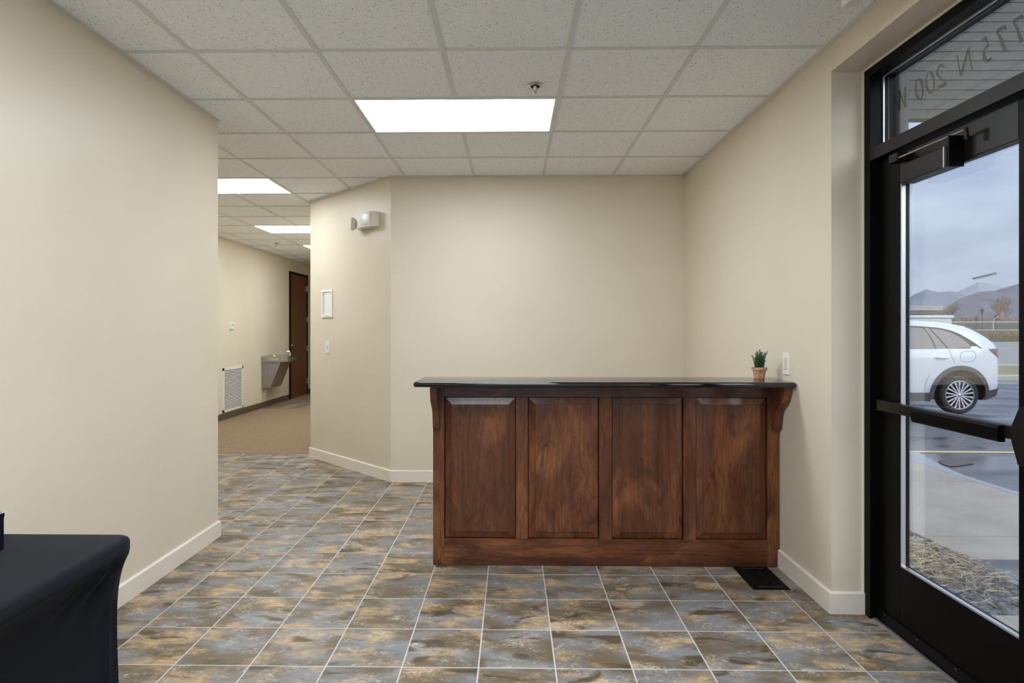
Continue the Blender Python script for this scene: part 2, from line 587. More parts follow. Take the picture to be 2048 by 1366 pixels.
# small tiled patch under the drinking fountain
patch = thing('fountain_floor_patch', 'small slate tile patch in the carpet below the drinking fountain', 'floor tile', (-3.95, 10.65, 0), kind='structure')
for i in range(2):
    for j in range(3):
        bm = BX(-0.302 + i * 0.305, -0.002 + i * 0.305, -0.45 + j * 0.305, -0.15 + j * 0.305, -0.01, 0.006)
        obj('floor_tile', bm, M['tile'], patch, world=False)

# ---- ceiling -----------------------------------------------------
ceiling = tag(obj('ceiling', BX(XH - 0.15, XR + 0.2, YR - 0.15, YF + 0.1, 2.86, 2.95), M['white']),
              'suspended ceiling of white speckled tiles in a grid', 'ceiling', kind='structure')
CS, CX, CY = 0.6096, 0.272, 2.905
LIGHTS = [(-2, 1), (-6, 4), (-6, 8), (-6, 11), (-2, -3), (-2, -5), (-2, -8)]     # (column, row) of each 4 ft x 2 ft light; last two unseen, added to brighten the room
lit = {(c + k, r) for c, r in LIGHTS for k in (0, 1)}
full_ct = tile_mesh('ceiling_tile', M['ceil'], -CS / 2 + 0.008, CS / 2 - 0.008, -CS / 2 + 0.008, CS / 2 - 0.008, 0.004, 0.02, -0.002)
restc = NB()
for j in range(-10, 22):
    for i in range(-8, 3):
        if (i, j) in lit: continue
        x0, y0 = CX + i * CS, CY + j * CS
        e = 0.008
        poly = [(x0 + e, y0 + e), (x0 + CS - e, y0 + e), (x0 + CS - e, y0 + CS - e), (x0 + e, y0 + CS - e)]
        pc = pieces(poly)
        if not pc: continue
        cx, cy = x0 + CS / 2, y0 + CS / 2
        seen = 1.5 < cy < 13 and not (cx < -1.905 and cy < 4.0) and cx > -0.49 * cy
        if not seen:
            for q in pc: prism(restc, q, 'z', CEIL + 0.004, CEIL + 0.02)
        elif abs(sum(area(q) for q in pc) - area(poly)) < 1e-6:
            o = bpy.data.objects.new('ceiling_tile', full_ct); COL.objects.link(o)
            o.location = (cx, cy, CEIL); o.parent = ceiling
        else:
            bm = NB()
            for q in pc: prism(bm, [(p[0] - cx, p[1] - cy) for p in q], 'z', 0.004, 0.02)
            o = obj('ceiling_tile', bm, M['ceil'], ceiling, world=False); o.location = (cx, cy, CEIL)
obj('ceiling_tile_field', restc, M['ceil'], ceiling)['kind'] = 'stuff'
def runs(fn, a, b, step=0.02):
    out, start, x = [], None, a
    while x <= b + 1e-9:
        ok = fn(x)
        if ok and start is None: start = x
        if not ok and start is not None:
            out.append((start, x)); start = None
        x += step
    if start is not None: out.append((start, b))
    return out
HB = 0.012
def in_light(x, y):
    for c, r in LIGHTS:
        lx, ly = CX + c * CS, CY + r * CS
        if lx + 0.02 < x < lx + 2 * CS - 0.02 and ly + 0.02 < y < ly + CS - 0.02: return True
    return False
for i in range(-8, 4):
    x = CX + i * CS
    for a, b in runs(lambda y: inside(x, y) and not in_light(x, y), YR, YF):
        if b - a < 0.05: continue
        obj('grid_bar', BX(x - HB, x + HB, a, b, CEIL - 0.001, CEIL + 0.03), M['gridbar'], ceiling)
for j in range(-10, 22):
    y = CY + j * CS
    for a, b in runs(lambda x: inside(x, y) and not in_light(x, y), XH, XR):
        if b - a < 0.05: continue
        obj('grid_bar', BX(a, b, y - HB, y + HB, CEIL - 0.0015, CEIL + 0.029), M['gridbar'], ceiling)
def wall_angle(p, q, w=0.020):
    d = Vector((q[0] - p[0], q[1] - p[1])); d.normalize(); n = Vector((-d.y, d.x)) * w
    bm = prism(NB(), [p, q, (q[0] + n.x, q[1] + n.y), (p[0] + n.x, p[1] + n.y)], 'z', CEIL - 0.003, CEIL + 0.02)
    obj('wall_angle', bm, M['gridbar'], ceiling)
for p, q in (((XL, YLE), (XL, YR)), ((XR, YR), (XR, YB)), ((XR, YB), A0), (A0, A1), (A1, (A1[0], YF)), ((XH, YF), (XH, YLE)), ((XL, YR), (XR, YR))):
    wall_angle(p, q)

# ---- walls -------------------------------------------------------
HW = 2.84
def wall(name, bm, label):
    return tag(obj(name, bm, M['wall']), label, 'wall', kind='structure')
wall('wall_left', BX(XL - 0.12, XL, YR - 0.1, YLE, -0.1, HW), 'plain beige painted wall on the left, ending at the hallway')
wall('wall_side', BX(XH - 0.1, XL - 0.12, YLE - 0.12, YLE, -0.1, HW), 'beige hallway wall running left behind the left wall')
wall('wall_back', BX(A0[0], XR + 0.12, YB, YB + 0.12, -0.1, HW), 'beige painted back wall behind the reception counter')
wall('wall_diagonal', prism(NB(), [A0, A1, (A1[0], A1[1] + 0.17), (A0[0], A0[1] + 0.17)], 'z', -0.1, HW),
     'beige diagonal wall between the back wall and the hallway')
wall('wall_inner', BX(A1[0], A1[0] + 0.12, A1[1] + 0.17, YF, -0.1, HW), 'beige hallway wall running back behind the diagonal wall')
wall('wall_hall', BX(XH - 0.12, XH, YLE - 0.12, YF, -0.1, HW), 'long beige hallway wall with the drinking fountain')
wall('wall_end', BX(XH - 0.12, A1[0] + 0.12, YF, YF + 0.12, -0.1, HW), 'beige wall at the far end of the hallway')
# right wall with the entrance opening
OY0, OY1, OZ = 0.55, 2.880, 2.562
XO = 1.80
bm = NB()
box(bm, XR, XO, OY1, YB + 0.12, -0.1, HW)
box(bm, XR, XO, YR - 0.1, OY0, -0.1, HW)
box(bm, XR, XO, OY0, OY1, OZ, HW)
wall('wall_right', bm, 'beige painted right wall with the deep entrance door opening')
# rear wall with a shop-front window
bm = NB()
WX0, WX1, WZ0, WZ1 = -1.75, 1.35, 0.12, 2.50
box(bm, XL, WX0, YR - 0.12, YR, -0.1, HW); box(bm, WX1, XR, YR - 0.12, YR, -0.1, HW)
box(bm, WX0, WX1, YR - 0.12, YR, -0.1, WZ0); box(bm, WX0, WX1, YR - 0.12, YR, WZ1, HW)
wall('wall_rear', bm, 'beige wall behind the camera with a shop-front window')
w2 = thing('window_2', 'black framed shop-front window behind the camera', 'window', (0, YR - 0.06, WZ0), kind='structure')
for x in (WX0, (WX0 + WX1) / 2 - 0.025, WX1 - 0.05):
    obj('mullion', BX(x, x + 0.05, YR - 0.1, YR - 0.02, WZ0, WZ1), M['black'], w2)
for z in (WZ0, WZ1 - 0.05):
    obj('window_rail', BX(WX0, WX1, YR - 0.1, YR - 0.02, z, z + 0.05), M['black'], w2)
obj('pane', BX(WX0 + 0.05, WX1 - 0.05, YR - 0.063, YR - 0.057, WZ0 + 0.05, WZ1 - 0.05), M['glass'], w2)

# ---- baseboards --------------------------------------------------
BH, BT = 0.102, 0.014
def base_run(bm, p, q, t=BT, h=BH):
    """a board on the left-hand side of p->q"""
    d = Vector((q[0] - p[0], q[1] - p[1])); d.normalize(); n = Vector((-d.y, d.x))
    z = [(0.0, 0), (t, 0), (t, h - 0.006), (t - 0.006, h), (0.0, h)]
    lo = [bm.verts.new((p[0] + n.x * a, p[1] + n.y * a, b)) for a, b in z]
    hi = [bm.verts.new((q[0] + n.x * a, q[1] + n.y * a, b)) for a, b in z]
    bm.faces.new(lo); bm.faces.new(hi[::-1])
    for i in range(5):
        j = (i + 1) % 5
        bm.faces.new((lo[j], lo[i], hi[i], hi[j]))
def baseboard(name, runs_, label, mat=None, t=BT, h=BH):
    bm = NB()
    for p, q in runs_: base_run(bm, p, q, t, h)
    return tag(obj(name, bm, mat or M['trim']), label, 'baseboard', kind='structure')
baseboard('baseboard_left', [((XL, YLE), (XL, YR)), ((XL - 2.3, YLE), (XL + BT, YLE))],
          'cream baseboard along the foot of the left wall')
baseboard('baseboard_diagonal', [(A0, A1)], 'cream baseboard along the diagonal wall')
baseboard('baseboard_back', [((XR - 0.02, YB), (A0[0] - 0.002, YB))], 'cream baseboard along the back wall behind the counter')
baseboard('baseboard_right', [((XR, OY1), (XR, 3.424)), ((1.664, OY1), (XR - BT, OY1))],
          'cream baseboard wrapping the right wall corner beside the door')
baseboard('baseboard_hall', [((XH, 11.455), (XH, YLE)), ((XH, YF), (XH, 12.53))], 'brown carpet base strip along the hallway wall', M['carpetbase'], 0.010, 0.10)

# ---- ceiling lights ----------------------------------------------
LIGHT_LABELS = ['large lit ceiling light panel above the reception counter', 'lit ceiling light panel nearest in the hallway, cut by the left wall',
                'lit ceiling light panel second along the hallway', 'lit ceiling light panel third along the hallway, only its corner showing',
                'lit ceiling light panel above the camera, out of frame', 'lit ceiling light panel added unseen as fill just behind the camera', 'lit ceiling light panel added unseen as fill at the rear shop-front window']
def ceiling_light(c, r, label):
    x0, y0 = CX + c * CS, CY + r * CS
    t = thing('ceiling_light', label, 'ceiling light', (x0 + CS, y0 + CS / 2, CEIL), group='fluorescent panels in the ceiling grid')
    w, d, f = CS - HB, CS / 2 - HB, 0.010
    bm = NB()
    box(bm, -w, w, -d, -d + f, -0.001, 0.06); box(bm, -w, w, d - f, d, -0.001, 0.06)
    box(bm, -w, -w + f, -d + f, d - f, -0.001, 0.06); box(bm, w - f, w, -d + f, d - f, -0.001, 0.06)
    box(bm, -w, w, -d, d, 0.06, 0.075)
    obj('frame', bm, M['white'], t, world=False)
    obj('diffuser', BX(-w + f, w - f, -d + f, d - f, 0.004, 0.010), M['diffuser_hall' if c == -6 else 'diffuser'], t, world=False)
for (c, r), lb in zip(LIGHTS, LIGHT_LABELS): ceiling_light(c, r, lb)

# ================================================================== ENTRANCE DOOR
XF = 1.660                    # inner face of the frame
fr = thing('door_frame', 'black metal storefront frame around the glass door and transom', 'door frame', (1.72, 2.85, 0), kind='structure')
obj('jamb', BX(XF, XO - 0.02, 2.826, OY1, 0.0, OZ), M['black'], fr)
obj('jamb', BX(XF, XO - 0.02, 1.835, 1.886, 0.0, OZ), M['black'], fr)
obj('jamb', BX(XF, XO - 0.02, OY0, OY0 + 0.05, 0.0, OZ), M['black'], fr)
obj('header', BX(XF, XO - 0.02, OY0 + 0.05, 2.826, 2.516, OZ), M['black'], fr)
obj('transom_bar', BX(XF, XO - 0.02, OY0 + 0.05, 2.826, 2.123, 2.178), M['bronze'], fr)
for a, b in ((2.818, 2.826), (1.886, 1.894)):                        # pale glazing gaskets
    obj('glazing_bead', BX(1.716, 1.722, a, b, 2.178, 2.516), M['alu'], fr)
obj('glazing_bead', BX(1.716, 1.722, 1.894, 2.818, 2.508, 2.516), M['alu'], fr)
obj('caulk_line', BX(1.655, 1.660, 2.872, 2.880, 0.10, OZ), M['trim'], fr)
obj('caulk_line', BX(1.655, 1.660, 1.0, 2.872, OZ - 0.008, OZ), M['trim'], fr)
win = thing('window_1', 'transom window above the glass door with mirrored street number', 'window', (1.727, 2.35, 2.178), kind='structure')
obj('pane', BX(1.724, 1.730, 1.886, 2.826, 2.178, 2.516), M['glass'], win)
wside = thing('window_3', 'sidelight window beside the glass door, out of frame, added for daylight', 'window', (1.727, 1.2, 0.1), kind='structure')  # unseen sidelight, added to supply daylight by the door
obj('pane', BX(1.724, 1.730, OY0 + 0.05, 1.835, 0.10, 2.123), M['glass'], wside)
obj('pane', BX(1.724, 1.730, OY0 + 0.05, 1.835, 2.178, 2.516), M['glass'], wside)
obj('window_rail', BX(XF, XO - 0.02, OY0 + 0.05, 1.835, 0.0, 0.10), M['black'], wside)

# lettering on the transom (reads from outside)
def ribbon(bm, pts, w, x):
    pts = [Vector(p) for p in pts]
    L_, R_ = [], []
    for i, p in enumerate(pts):
        d = pts[min(i + 1, len(pts) - 1)] - pts[max(i - 1, 0)]
        d.normalize(); n = Vector((-d.y, d.x))
        ww = w[i] if isinstance(w, (list, tuple)) else w
        L_.append(bm.verts.new((x, p.x + n.x * ww / 2, p.y + n.y * ww / 2)))
        R_.append(bm.verts.new((x, p.x - n.x * ww / 2, p.y - n.y * ww / 2)))
    for i in range(len(pts) - 1):
        bm.faces.new((L_[i], R_[i], R_[i + 1], L_[i + 1]))
def arc(cx, cy, rx, ry, a0, a1, n=20):
    return [(cx + rx * math.cos(R(a0 + (a1 - a0) * k / n)), cy + ry * math.sin(R(a0 + (a1 - a0) * k / n))) for k in range(n + 1)]
tk, tn = 0.17, 0.085
GLYPH = {
 '7': [([(0.02, 0.96), (0.60, 0.96)], tk), ([(0.02, 0.80), (0.03, 0.97)], tn), ([(0.60, 0.97), (0.42, 0.60), (0.25, 0.0)], [tn, tk * 0.8, tk])],
 '5': [([(0.55, 0.97), (0.20, 0.97)], tk), ([(0.20, 0.97), (0.14, 0.57)], tn), (arc(0.24, 0.30, 0.28, 0.30, 115, -130), [tn + (tk - tn) * max(0, math.sin(math.pi * k / 20)) for k in range(21)])],
 'N': [([(0.10, 0.02), (0.10, 0.96)], tn), ([(0.08, 0.98), (0.78, 0.0)], tk), ([(0.78, 0.0), (0.78, 0.98)], tn),
       ([(-0.04, 0.015), (0.24, 0.015)], 0.03), ([(0.64, 0.985), (0.92, 0.985)], 0.03), ([(-0.04, 0.985), (0.12, 0.985)], 0.03)],
 '2': [(arc(0.30, 0.72, 0.26, 0.27, 165, -30, 14) + [(0.34, 0.38), (0.06, 0.05)], [tn] * 4 + [tk] * 9 + [tk * .8, tn, tn, tn]), ([(0.04, 0.05), (0.60, 0.05)], tk), ([(0.58, 0.0), (0.64, 0.20)], tn)],
 '0': [(arc(0.30, 0.5, 0.27, 0.49, 0, 360, 32), [tn + (tk - tn) * abs(math.cos(2 * math.pi * k / 32)) for k in range(33)])],
 'W': [([(0.05, 0.97), (0.28, 0.02)], tk), ([(0.28, 0.02), (0.52, 0.95)], tn), ([(0.50, 0.97), (0.74, 0.02)], tk), ([(0.74, 0.02), (1.0, 0.97)], tn),
       ([(-0.06, 0.985), (0.18, 0.985)], 0.03), ([(0.42, 0.985), (0.60, 0.985)], 0.03), ([(0.90, 0.985), (1.10, 0.985)], 0.03)],
}
TXT_H, TXT_Z = 0.092, 2.318
for ch, y0, w in (('7', 2.062, .066), ('7', 2.132, .066), ('5', 2.205, .066), ('N', 2.292, .085), ('2', 2.432, .075), ('0', 2.496, .080), ('0', 2.563, .080), ('W', 2.664, .085)):
    bm = NB()
    for pts, wd in GLYPH[ch]:
        sh = [(y0 + (px + 0.22 * py) * w, TXT_Z + py * TXT_H) for px, py in pts]
        ribbon(bm, sh, [q * 0.085 for q in wd] if isinstance(wd, (list, tuple)) else wd * 0.085, 1.7315)
    o = obj('letter', bm, M['letters'], win)

door = thing('door_1', 'black framed glass entrance door with push bar', 'door', (1.722, 2.35, 0), kind='structure')
XD0, XD1 = 1.700, 1.744
GY0, GY1, GZ0, GZ1 = 2.054, 2.674, 0.300, 1.980
DY0, DY1, DZ1 = 1.892, 2.820, 2.117
obj('stile', BX(XD0, XD1, GY1, DY1, 0.012, DZ1, bevel=0.002), M['black'], door)
obj('stile', BX(XD0, XD1, DY0, GY0, 0.012, DZ1, bevel=0.002), M['black'], door)
obj('rail', BX(XD0, XD1, GY0, GY1, GZ1, DZ1, bevel=0.002), M['bronze'], door)
obj('rail', BX(XD0, XD1, GY0, GY1, 0.012, GZ0, bevel=0.002), M['black'], door)
obj('pane', BX(1.722, 1.728, GY0, GY1, GZ0, GZ1), M['glass'], door)
bd = 0.007
obj('glazing_bead', BX(1.7025, 1.7205, GY1 - bd, GY1, GZ0, GZ1), M['alu'], door)
obj('glazing_bead', BX(1.7025, 1.7205, GY0, GY1 - bd, GZ0, GZ0 + bd), M['alu'], door)
obj('glazing_bead', BX(1.7025, 1.7205, GY0, GY1 - bd, GZ1 - bd, GZ1), M['bronze'], door)
obj('door_sweep', BX(1.692, 1.700, DY0, DY1, 0.012, 0.055, bevel=0.001), M['blackplate'], door)
for y in (2.77, 2.55, 2.33, 2.11):
    obj('screw', lathe(NB(), [(0.003, 1.6905), (0.003, 1.692)], 8, (0, y, 0.045), 'x'), M['brushed'], door)
# small etched sticker mark on the glass
bm = NB()
for k in range(7):
    y = 2.285 - k * 0.016
    box(bm, 1.7205, 1.7215, y - 0.0155, y, 1.5275 + 0.0016 * k, 1.5345 + 0.0016 * k)
obj('sticker', bm, M['print'], door)
bar = obj('push_bar', BX(1.655, 1.690, 1.96, 2.762, 0.976, 1.021, bevel=0.003), M['bronze'], door)
bar['label'] = 'dark bronze panic push bar'
obj('touch_pad', prism(NB(), [(1.660, 0.962), (1.640, 0.962), (1.634, 0.970), (1.634, 1.008), (1.640, 1.019), (1.660, 1.019)], 'y', 2.059, 2.500), M['black'], bar)
obj('end_cap', BX(1.653, 1.692, 2.756, 2.766, 0.974, 1.023, bevel=0.002), M['bronze'], bar)
obj('mounting_bracket', BX(1.690, 1.700, 2.68, 2.75, 0.985, 1.012), M['black'], bar)
obj('latch_case', prism(NB(), [(1.975, 0.905), (2.00, 0.975), (2.00, 1.025), (1.972, 1.085), (1.955, 1.096), (1.915, 1.096), (1.905, 1.085), (1.905, 0.915), (1.915, 0.903), (1.96, 0.900)], 'x', 1.632, 1.70), M['bronze'], bar)
cl = obj('door_closer', BX(1.640, 1.700, 2.306, 2.579, 1.957, 2.035, bevel=0.003), M['bronze'], door)
cl['label'] = 'dark bronze overhead door closer'
obj('end_cap', BX(1.643, 1.700, 2.296, 2.306, 1.955, 2.072, bevel=0.002), M['black'], cl)
obj('end_cap', BX(1.638, 1.641, 2.316, 2.322, 1.957, 2.035), M['brushed'], cl)
obj('closer_arm', tube(NB(), [(1.655, 2.225, 2.072), (1.650, 2.60, 2.074)], 0.0045, 8), M['brushed'], cl)
obj('arm_bracket', BX(1.640, 1.690, 2.60, 2.66, 2.060, 2.100, bevel=0.006), M['bronze'], cl)
obj('closer_arm', tube(NB(), [(1.66, 2.23, 2.035), (1.655, 2.23, 2.078)], 0.008, 10), M['bronze'], cl)
th = thing('trim_1', 'dark metal threshold strip under the glass door', 'threshold', (1.73, 2.3, 0), kind='structure')
obj('saddle', BX(1.690, 1.86, OY0, 2.826, -0.01, 0.010, bevel=0.002), M['blackplate'], th)
obj('edge_strip', BX(XTH, 1.688, OY0, 2.85, -0.01, 0.004, bevel=0.001), M['alu'], th)

# ================================================================== HALL DOOR
hd = thing('door_2', 'red-brown wooden door in a black frame down the hallway', 'door', (XH, 11.99, 0), kind='structure')
DHY0, DHY1, DHZ = 11.49, 12.47, 2.45
obj('leaf', BX(XH + 0.002, XH + 0.014, DHY0 + 0.03, DHY1 - 0.03, 0.012, DHZ - 0.03), M['veneer'], hd)
obj('door_frame', BX(XH, XH + 0.022, DHY0 - 0.015, DHY0 + 0.03, 0.0, DHZ + 0.01), M['black'], hd)
obj('door_frame', BX(XH, XH + 0.022, DHY1 - 0.03, DHY1 + 0.015, 0.0, DHZ + 0.01), M['black'], hd)
obj('door_frame', BX(XH, XH + 0.022, DHY0 + 0.03, DHY1 - 0.03, DHZ - 0.03, DHZ + 0.01), M['black'], hd)
for z in (0.28, 0.95, 1.55, 2.18):
    obj('hinge', BX(XH + 0.014, XH + 0.034, DHY1 - 0.06, DHY1 - 0.005, z - 0.055, z + 0.055, bevel=0.002), M['brushed'], hd)
hn = obj('handle', tube(NB(), [(XH + 0.014, DHY0 + 0.09, 1.03), (XH + 0.06, DHY0 + 0.09, 1.03), (XH + 0.062, DHY0 + 0.15, 1.03), (XH + 0.06, DHY0 + 0.24, 1.027)], 0.011, 8), M['chrome'], hd)
obj('rosette', lathe(NB(), [(0.026, 0.0), (0.026, 0.006), (0.02, 0.01)], 16, (XH + 0.014, DHY0 + 0.09, 1.03), 'x'), M['chrome'], hn)

# ================================================================== RECEPTION COUNTER
YCF = 3.425
ct = thing('reception_counter', 'dark-stained wooden reception counter with four raised panels', 'counter', (0.53, YCF, 0))
CX0, CX1 = -0.450, 1.507
PAN = [(-0.386, 0.022), (0.090, 0.492), (0.565, 0.968), (1.038, 1.439)]
PZ0, PZ1 = 0.152, 0.957
FT = 0.020
obj('carcass', BX(CX0 + 0.004, CX1, YCF + 0.036, YCF + 0.125, 0.0, 1.030), M['wood_v'], ct)
stiles = [(CX0, PAN[0][0])] + [(PAN[k][1], PAN[k + 1][0]) for k in range(3)] + [(PAN[3][1], CX1)]
def woodpart(name, x0, x1, y0, y1, z0, z1, mat, bev=0.0015):
    cx, cy, cz = (x0 + x1) / 2, (y0 + y1) / 2, (z0 + z1) / 2
    o = obj(name, BX(x0 - cx, x1 - cx, y0 - cy, y1 - cy, z0 - cz, z1 - cz, bevel=bev, seg=1), M[mat], ct, world=False)
    o.location = Vector((cx, cy, cz)) - ct.location
    return o
for k, (a, b) in enumerate(stiles):
    end = k in (0, 4)
    woodpart('stile', a, b, YCF, YCF + 0.036, 0.0 if end else PZ0, 1.030 if end else PZ1, 'wood_v')
woodpart('rail', stiles[0][1], stiles[4][0], YCF, YCF + 0.036, 0.0, PZ0, 'wood_h')
woodpart('rail', stiles[0][1], stiles[4][0], YCF, YCF + 0.036, PZ1, 1.030, 'wood_h')
for a, b in PAN:      # raised panels: bevelled field standing proud in the frame
    bm = NB()
    cx, cz = (a + b) / 2, (PZ0 + PZ1) / 2
    def rect(ins, y):
        return [bm.verts.new((p[0] - cx, y, p[1] - cz)) for p in ((a + ins, PZ0 + ins), (b - ins, PZ0 + ins), (b - ins, PZ1 - ins), (a + ins, PZ1 - ins))]
    rs = [rect(0.0020, 0.0345), rect(0.0020, 0.022), rect(0.0045, 0.0135), rect(0.0400, 0.0050), rect(0.0412, 0.0012), rect(0.0425, 0.0008)]
    for q, p in zip(rs, rs[1:]):
        for i in range(4):
            j = (i + 1) % 4
            bm.faces.new((q[i], q[j], p[j], p[i]))
    bm.faces.new(rs[-1]); bm.faces.new(rs[0][::-1])
    o = obj('raised_panel', bm, M['wood_v'], ct, world=False)
    o.location = Vector((cx, YCF, cz)) - ct.location
corb = [(0.0, 0.772), (-0.018, 0.772), (-0.030, 0.785), (-0.038, 0.805), (-0.044, 0.830), (-0.048, 0.855), (-0.056, 0.880), (-0.072, 0.900), (-0.094, 0.917), (-0.115, 0.932),
        (-0.133, 0.950), (-0.146, 0.972), (-0.152, 0.998), (-0.154, 1.030), (0.0, 1.030)]
for x0, x1 in ((-0.447, -0.412), (1.463, 1.502)):
    bm = NB()
    prism(bm, corb, 'x', -(x1 - x0) / 2, (x1 - x0) / 2)
    o = obj('corbel', bm, M['wood_c'], ct, smooth=30, world=False)
    o.location = Vector(((x0 + x1) / 2, YCF, 0)) - ct.location
# stone top with a bullnose edge
bm = NB()
r = 0.0145
x0, x1, y0, y1, z0, z1 = -0.530, 1.508, 3.218, 3.575, 1.031, 1.060
box(bm, x0, x1, y0, y1, z0, z1)
es = [e for e in bm.edges if (all(abs(v.co.y - y0) < 1e-6 for v in e.verts) or all(abs(v.co.x - x0) < 1e-6 for v in e.verts)) and abs(e.verts[0].co.z - e.verts[1].co.z) < 1e-6]
vert = [e for e in bm.edges if abs(e.verts[0].co.z - e.verts[1].co.z) > 1e-6 and abs(e.verts[0].co.y - y0) < 1e-6 and abs(e.verts[1].co.y - y0) < 1e-6]
bmesh.ops.bevel(bm, geom=vert, offset=0.012, segments=3, profile=0.5, affect='EDGES')
es = [e for e in bm.edges if abs(e.verts[0].co.z - e.verts[1].co.z) < 1e-6 and all((v.co.y < y0 + 0.0125 or v.co.x < x0 + 0.0005) for v in e.verts) and len(e.link_faces) == 2 and abs(e.link_faces[0].normal.z - e.link_faces[1].normal.z) > 0.5]
bmesh.ops.bevel(bm, geom=es, offset=r * 0.85, segments=5, profile=0.5, affect='EDGES')
top = obj('countertop', bm, M['granite'], smooth=40)
tag(top, 'polished black granite slab topping the reception counter', 'countertop')

# ---- potted plant --------------------------------------------------
pl = thing('potted_plant', 'small green rosemary-like plant in a terracotta pot on the counter', 'plant', (1.405, 3.455, 1.060))
obj('pot', lathe(NB(), [(0.026, 0.0), (0.028, 0.001), (0.0355, 0.050), (0.0415, 0.0505), (0.043, 0.0645), (0.0405, 0.066), (0.036, 0.058), (0.004, 0.057)], 28), M['terracotta'], pl, smooth=40, world=False)
obj('soil', lathe(NB(), [(0.003, 0.050), (0.036, 0.058), (0.02, 0.062), (0.003, 0.063)], 16), M['soil'], pl, smooth=40, world=False)
rnd = random.Random(3)
for k in range(22):
    bm = NB()
    a = k * 2.4 + rnd.uniform(-.3, .3); rr = 0.024 * math.sqrt((k + 0.5) / 22)
    b = Vector((rr * math.cos(a), rr * math.sin(a), 0.058))
    hgt = rnd.uniform(0.040, 0.100) if k > 6 else rnd.uniform(0.075, 0.108)
    lean = Vector((math.cos(a), math.sin(a), 0)) * rnd.uniform(0.006, 0.022) * (0.3 + rr / 0.024)
    pts = [b + lean * (t * t) + Vector((0, 0, hgt * t)) for t in (0, .33, .66, 1)]
    tube(bm, pts, [0.0016, 0.0014, 0.0011, 0.0006], 5)
    n = int(hgt / 0.0016)
    for i in range(n):
        t = 0.08 + 0.92 * i / n
        p = b + lean * (t * t) + Vector((0, 0, hgt * t))
        an = i * 2.4 + k
        ln = rnd.uniform(0.014, 0.022) * (1.0 - 0.35 * t)
        d = Vector((math.cos(an), math.sin(an), rnd.uniform(0.8, 1.5))).normalized()
        s = d.cross(Vector((0, 0, 1))).normalized() * 0.0019
        up = d.cross(s).normalized() * 0.0008
        m_ = p + d * ln * 0.45
        v = [bm.verts.new(q) for q in (p, m_ + s, p + d * ln, m_ - s, m_ + up, m_ - up)]
        for f in ((0, 1, 4), (1, 2, 4), (2, 3, 4), (3, 0, 4), (1, 0, 5), (2, 1, 5), (3, 2, 5), (0, 3, 5)):
            bm.faces.new([v[q] for q in f])
    obj('sprig', bm, M['leaf'], pl, world=False)

# ---- outlet on the right wall ---------------------------------------
def plate(name, label, cat, loc, rotz, w, h, parts, mat='white'):
    """a wall plate; local x runs along the wall, local -y points into the room"""
    t = thing(name, label, cat, loc, rotz)
    bm = NB()
    box(bm, -w / 2, w / 2, -0.006, 0.0, -h / 2, h / 2, bevel=0.002, seg=2)
    obj('plate', bm, M[mat], t, world=False)
    for nm, (a, b, c, d), dep, mt in parts:
        obj(nm, BX(a, b, -0.006 - dep, -0.004, c, d, bevel=min(0.0015, dep * 0.45)), M[mt], t, world=False)
    return t
plate('wall_outlet', 'white outlet plate on the right wall above the counter end', 'outlet', (XR, 3.341, 1.154), R(-90), 0.078, 0.122,
      [('face', (-0.017, 0.017, -0.034, 0.034), 0.0025, 'cream'), ('slot', (-0.009, -0.006, 0.008, 0.016), 0.0028, 'darkhole'), ('slot', (0.006, 0.009, 0.009, 0.015), 0.0028, 'darkhole'),
       ('slot', (-0.009, -0.006, -0.018, -0.010), 0.0028, 'darkhole'), ('slot', (0.006, 0.009, -0.017, -0.011), 0.0028, 'darkhole'), ('button', (-0.006, 0.006, -0.004, 0.000), 0.0035, 'print'),
       ('button', (-0.006, 0.006, 0.002, 0.006), 0.0035, 'white')])

# ---- diagonal wall fittings -------------------------------------------
ang = math.atan2(A0[1] - A1[1], A0[0] - A1[0])      # local +x runs towards the back wall
def on_diag(x, z):
    t = (x - A0[0]) / (A1[0] - A0[0])
    return (x, A0[1] + t * (A1[1] - A0[1]), z)
em = thing('emergency_light', 'cream emergency light with one round lamp head high on the diagonal wall', 'emergency light', on_diag(-1.285, 2.335), ang)
bm = NB()
prof = [(-0.165, -0.002), (-0.165, -0.045), (-0.120, -0.085), (0.105, -0.085), (0.128, -0.060), (0.128, -0.002)]
prism(bm, prof, 'z', -0.068, 0.068)
bmesh.ops.bevel(bm, geom=bm.edges[:], offset=0.006, segments=2, affect='EDGES')
obj('housing', bm, M['cream'], em, smooth=30, world=False)
obj('cover', BX(-0.060, 0.098, -0.091, -0.083, -0.050, 0.060, bevel=0.006), M['white'], em, smooth=30, world=False)
obj('label_plate', BX(-0.06, 0.02, -0.0925, -0.0905, -0.030, -0.020), M['cream'], em, world=False)
hd_ = obj('lamp_head', lathe(NB(), [(0.014, 0.036), (0.034, 0.030), (0.050, 0.014), (0.060, -0.008), (0.060, -0.018)], 26, (0, 0, 0), 'x'), M['cream'], em, smooth=40, world=False)
hd_.location = (-0.200, -0.072, -0.012); hd_.rotation_euler = (0, 0, R(13.3) - ang)
obj('lens', lathe(NB(), [(0.057, -0.018), (0.050, -0.026), (0.02, -0.030)], 26, (0, 0, 0), 'x'), M['white'], hd_, smooth=40, world=False)
obj('neck', tube(NB(), [(-0.15, -0.055, -0.010), (-0.178, -0.065, -0.010)], 0.013, 10), M['cream'], em, world=False)
pn = thing('access_panel', 'white framed rectangular notice panel on the diagonal wall', 'wall panel', on_diag(-1.866, 1.603), ang)
w, h = 0.213, 0.280
bm = NB()
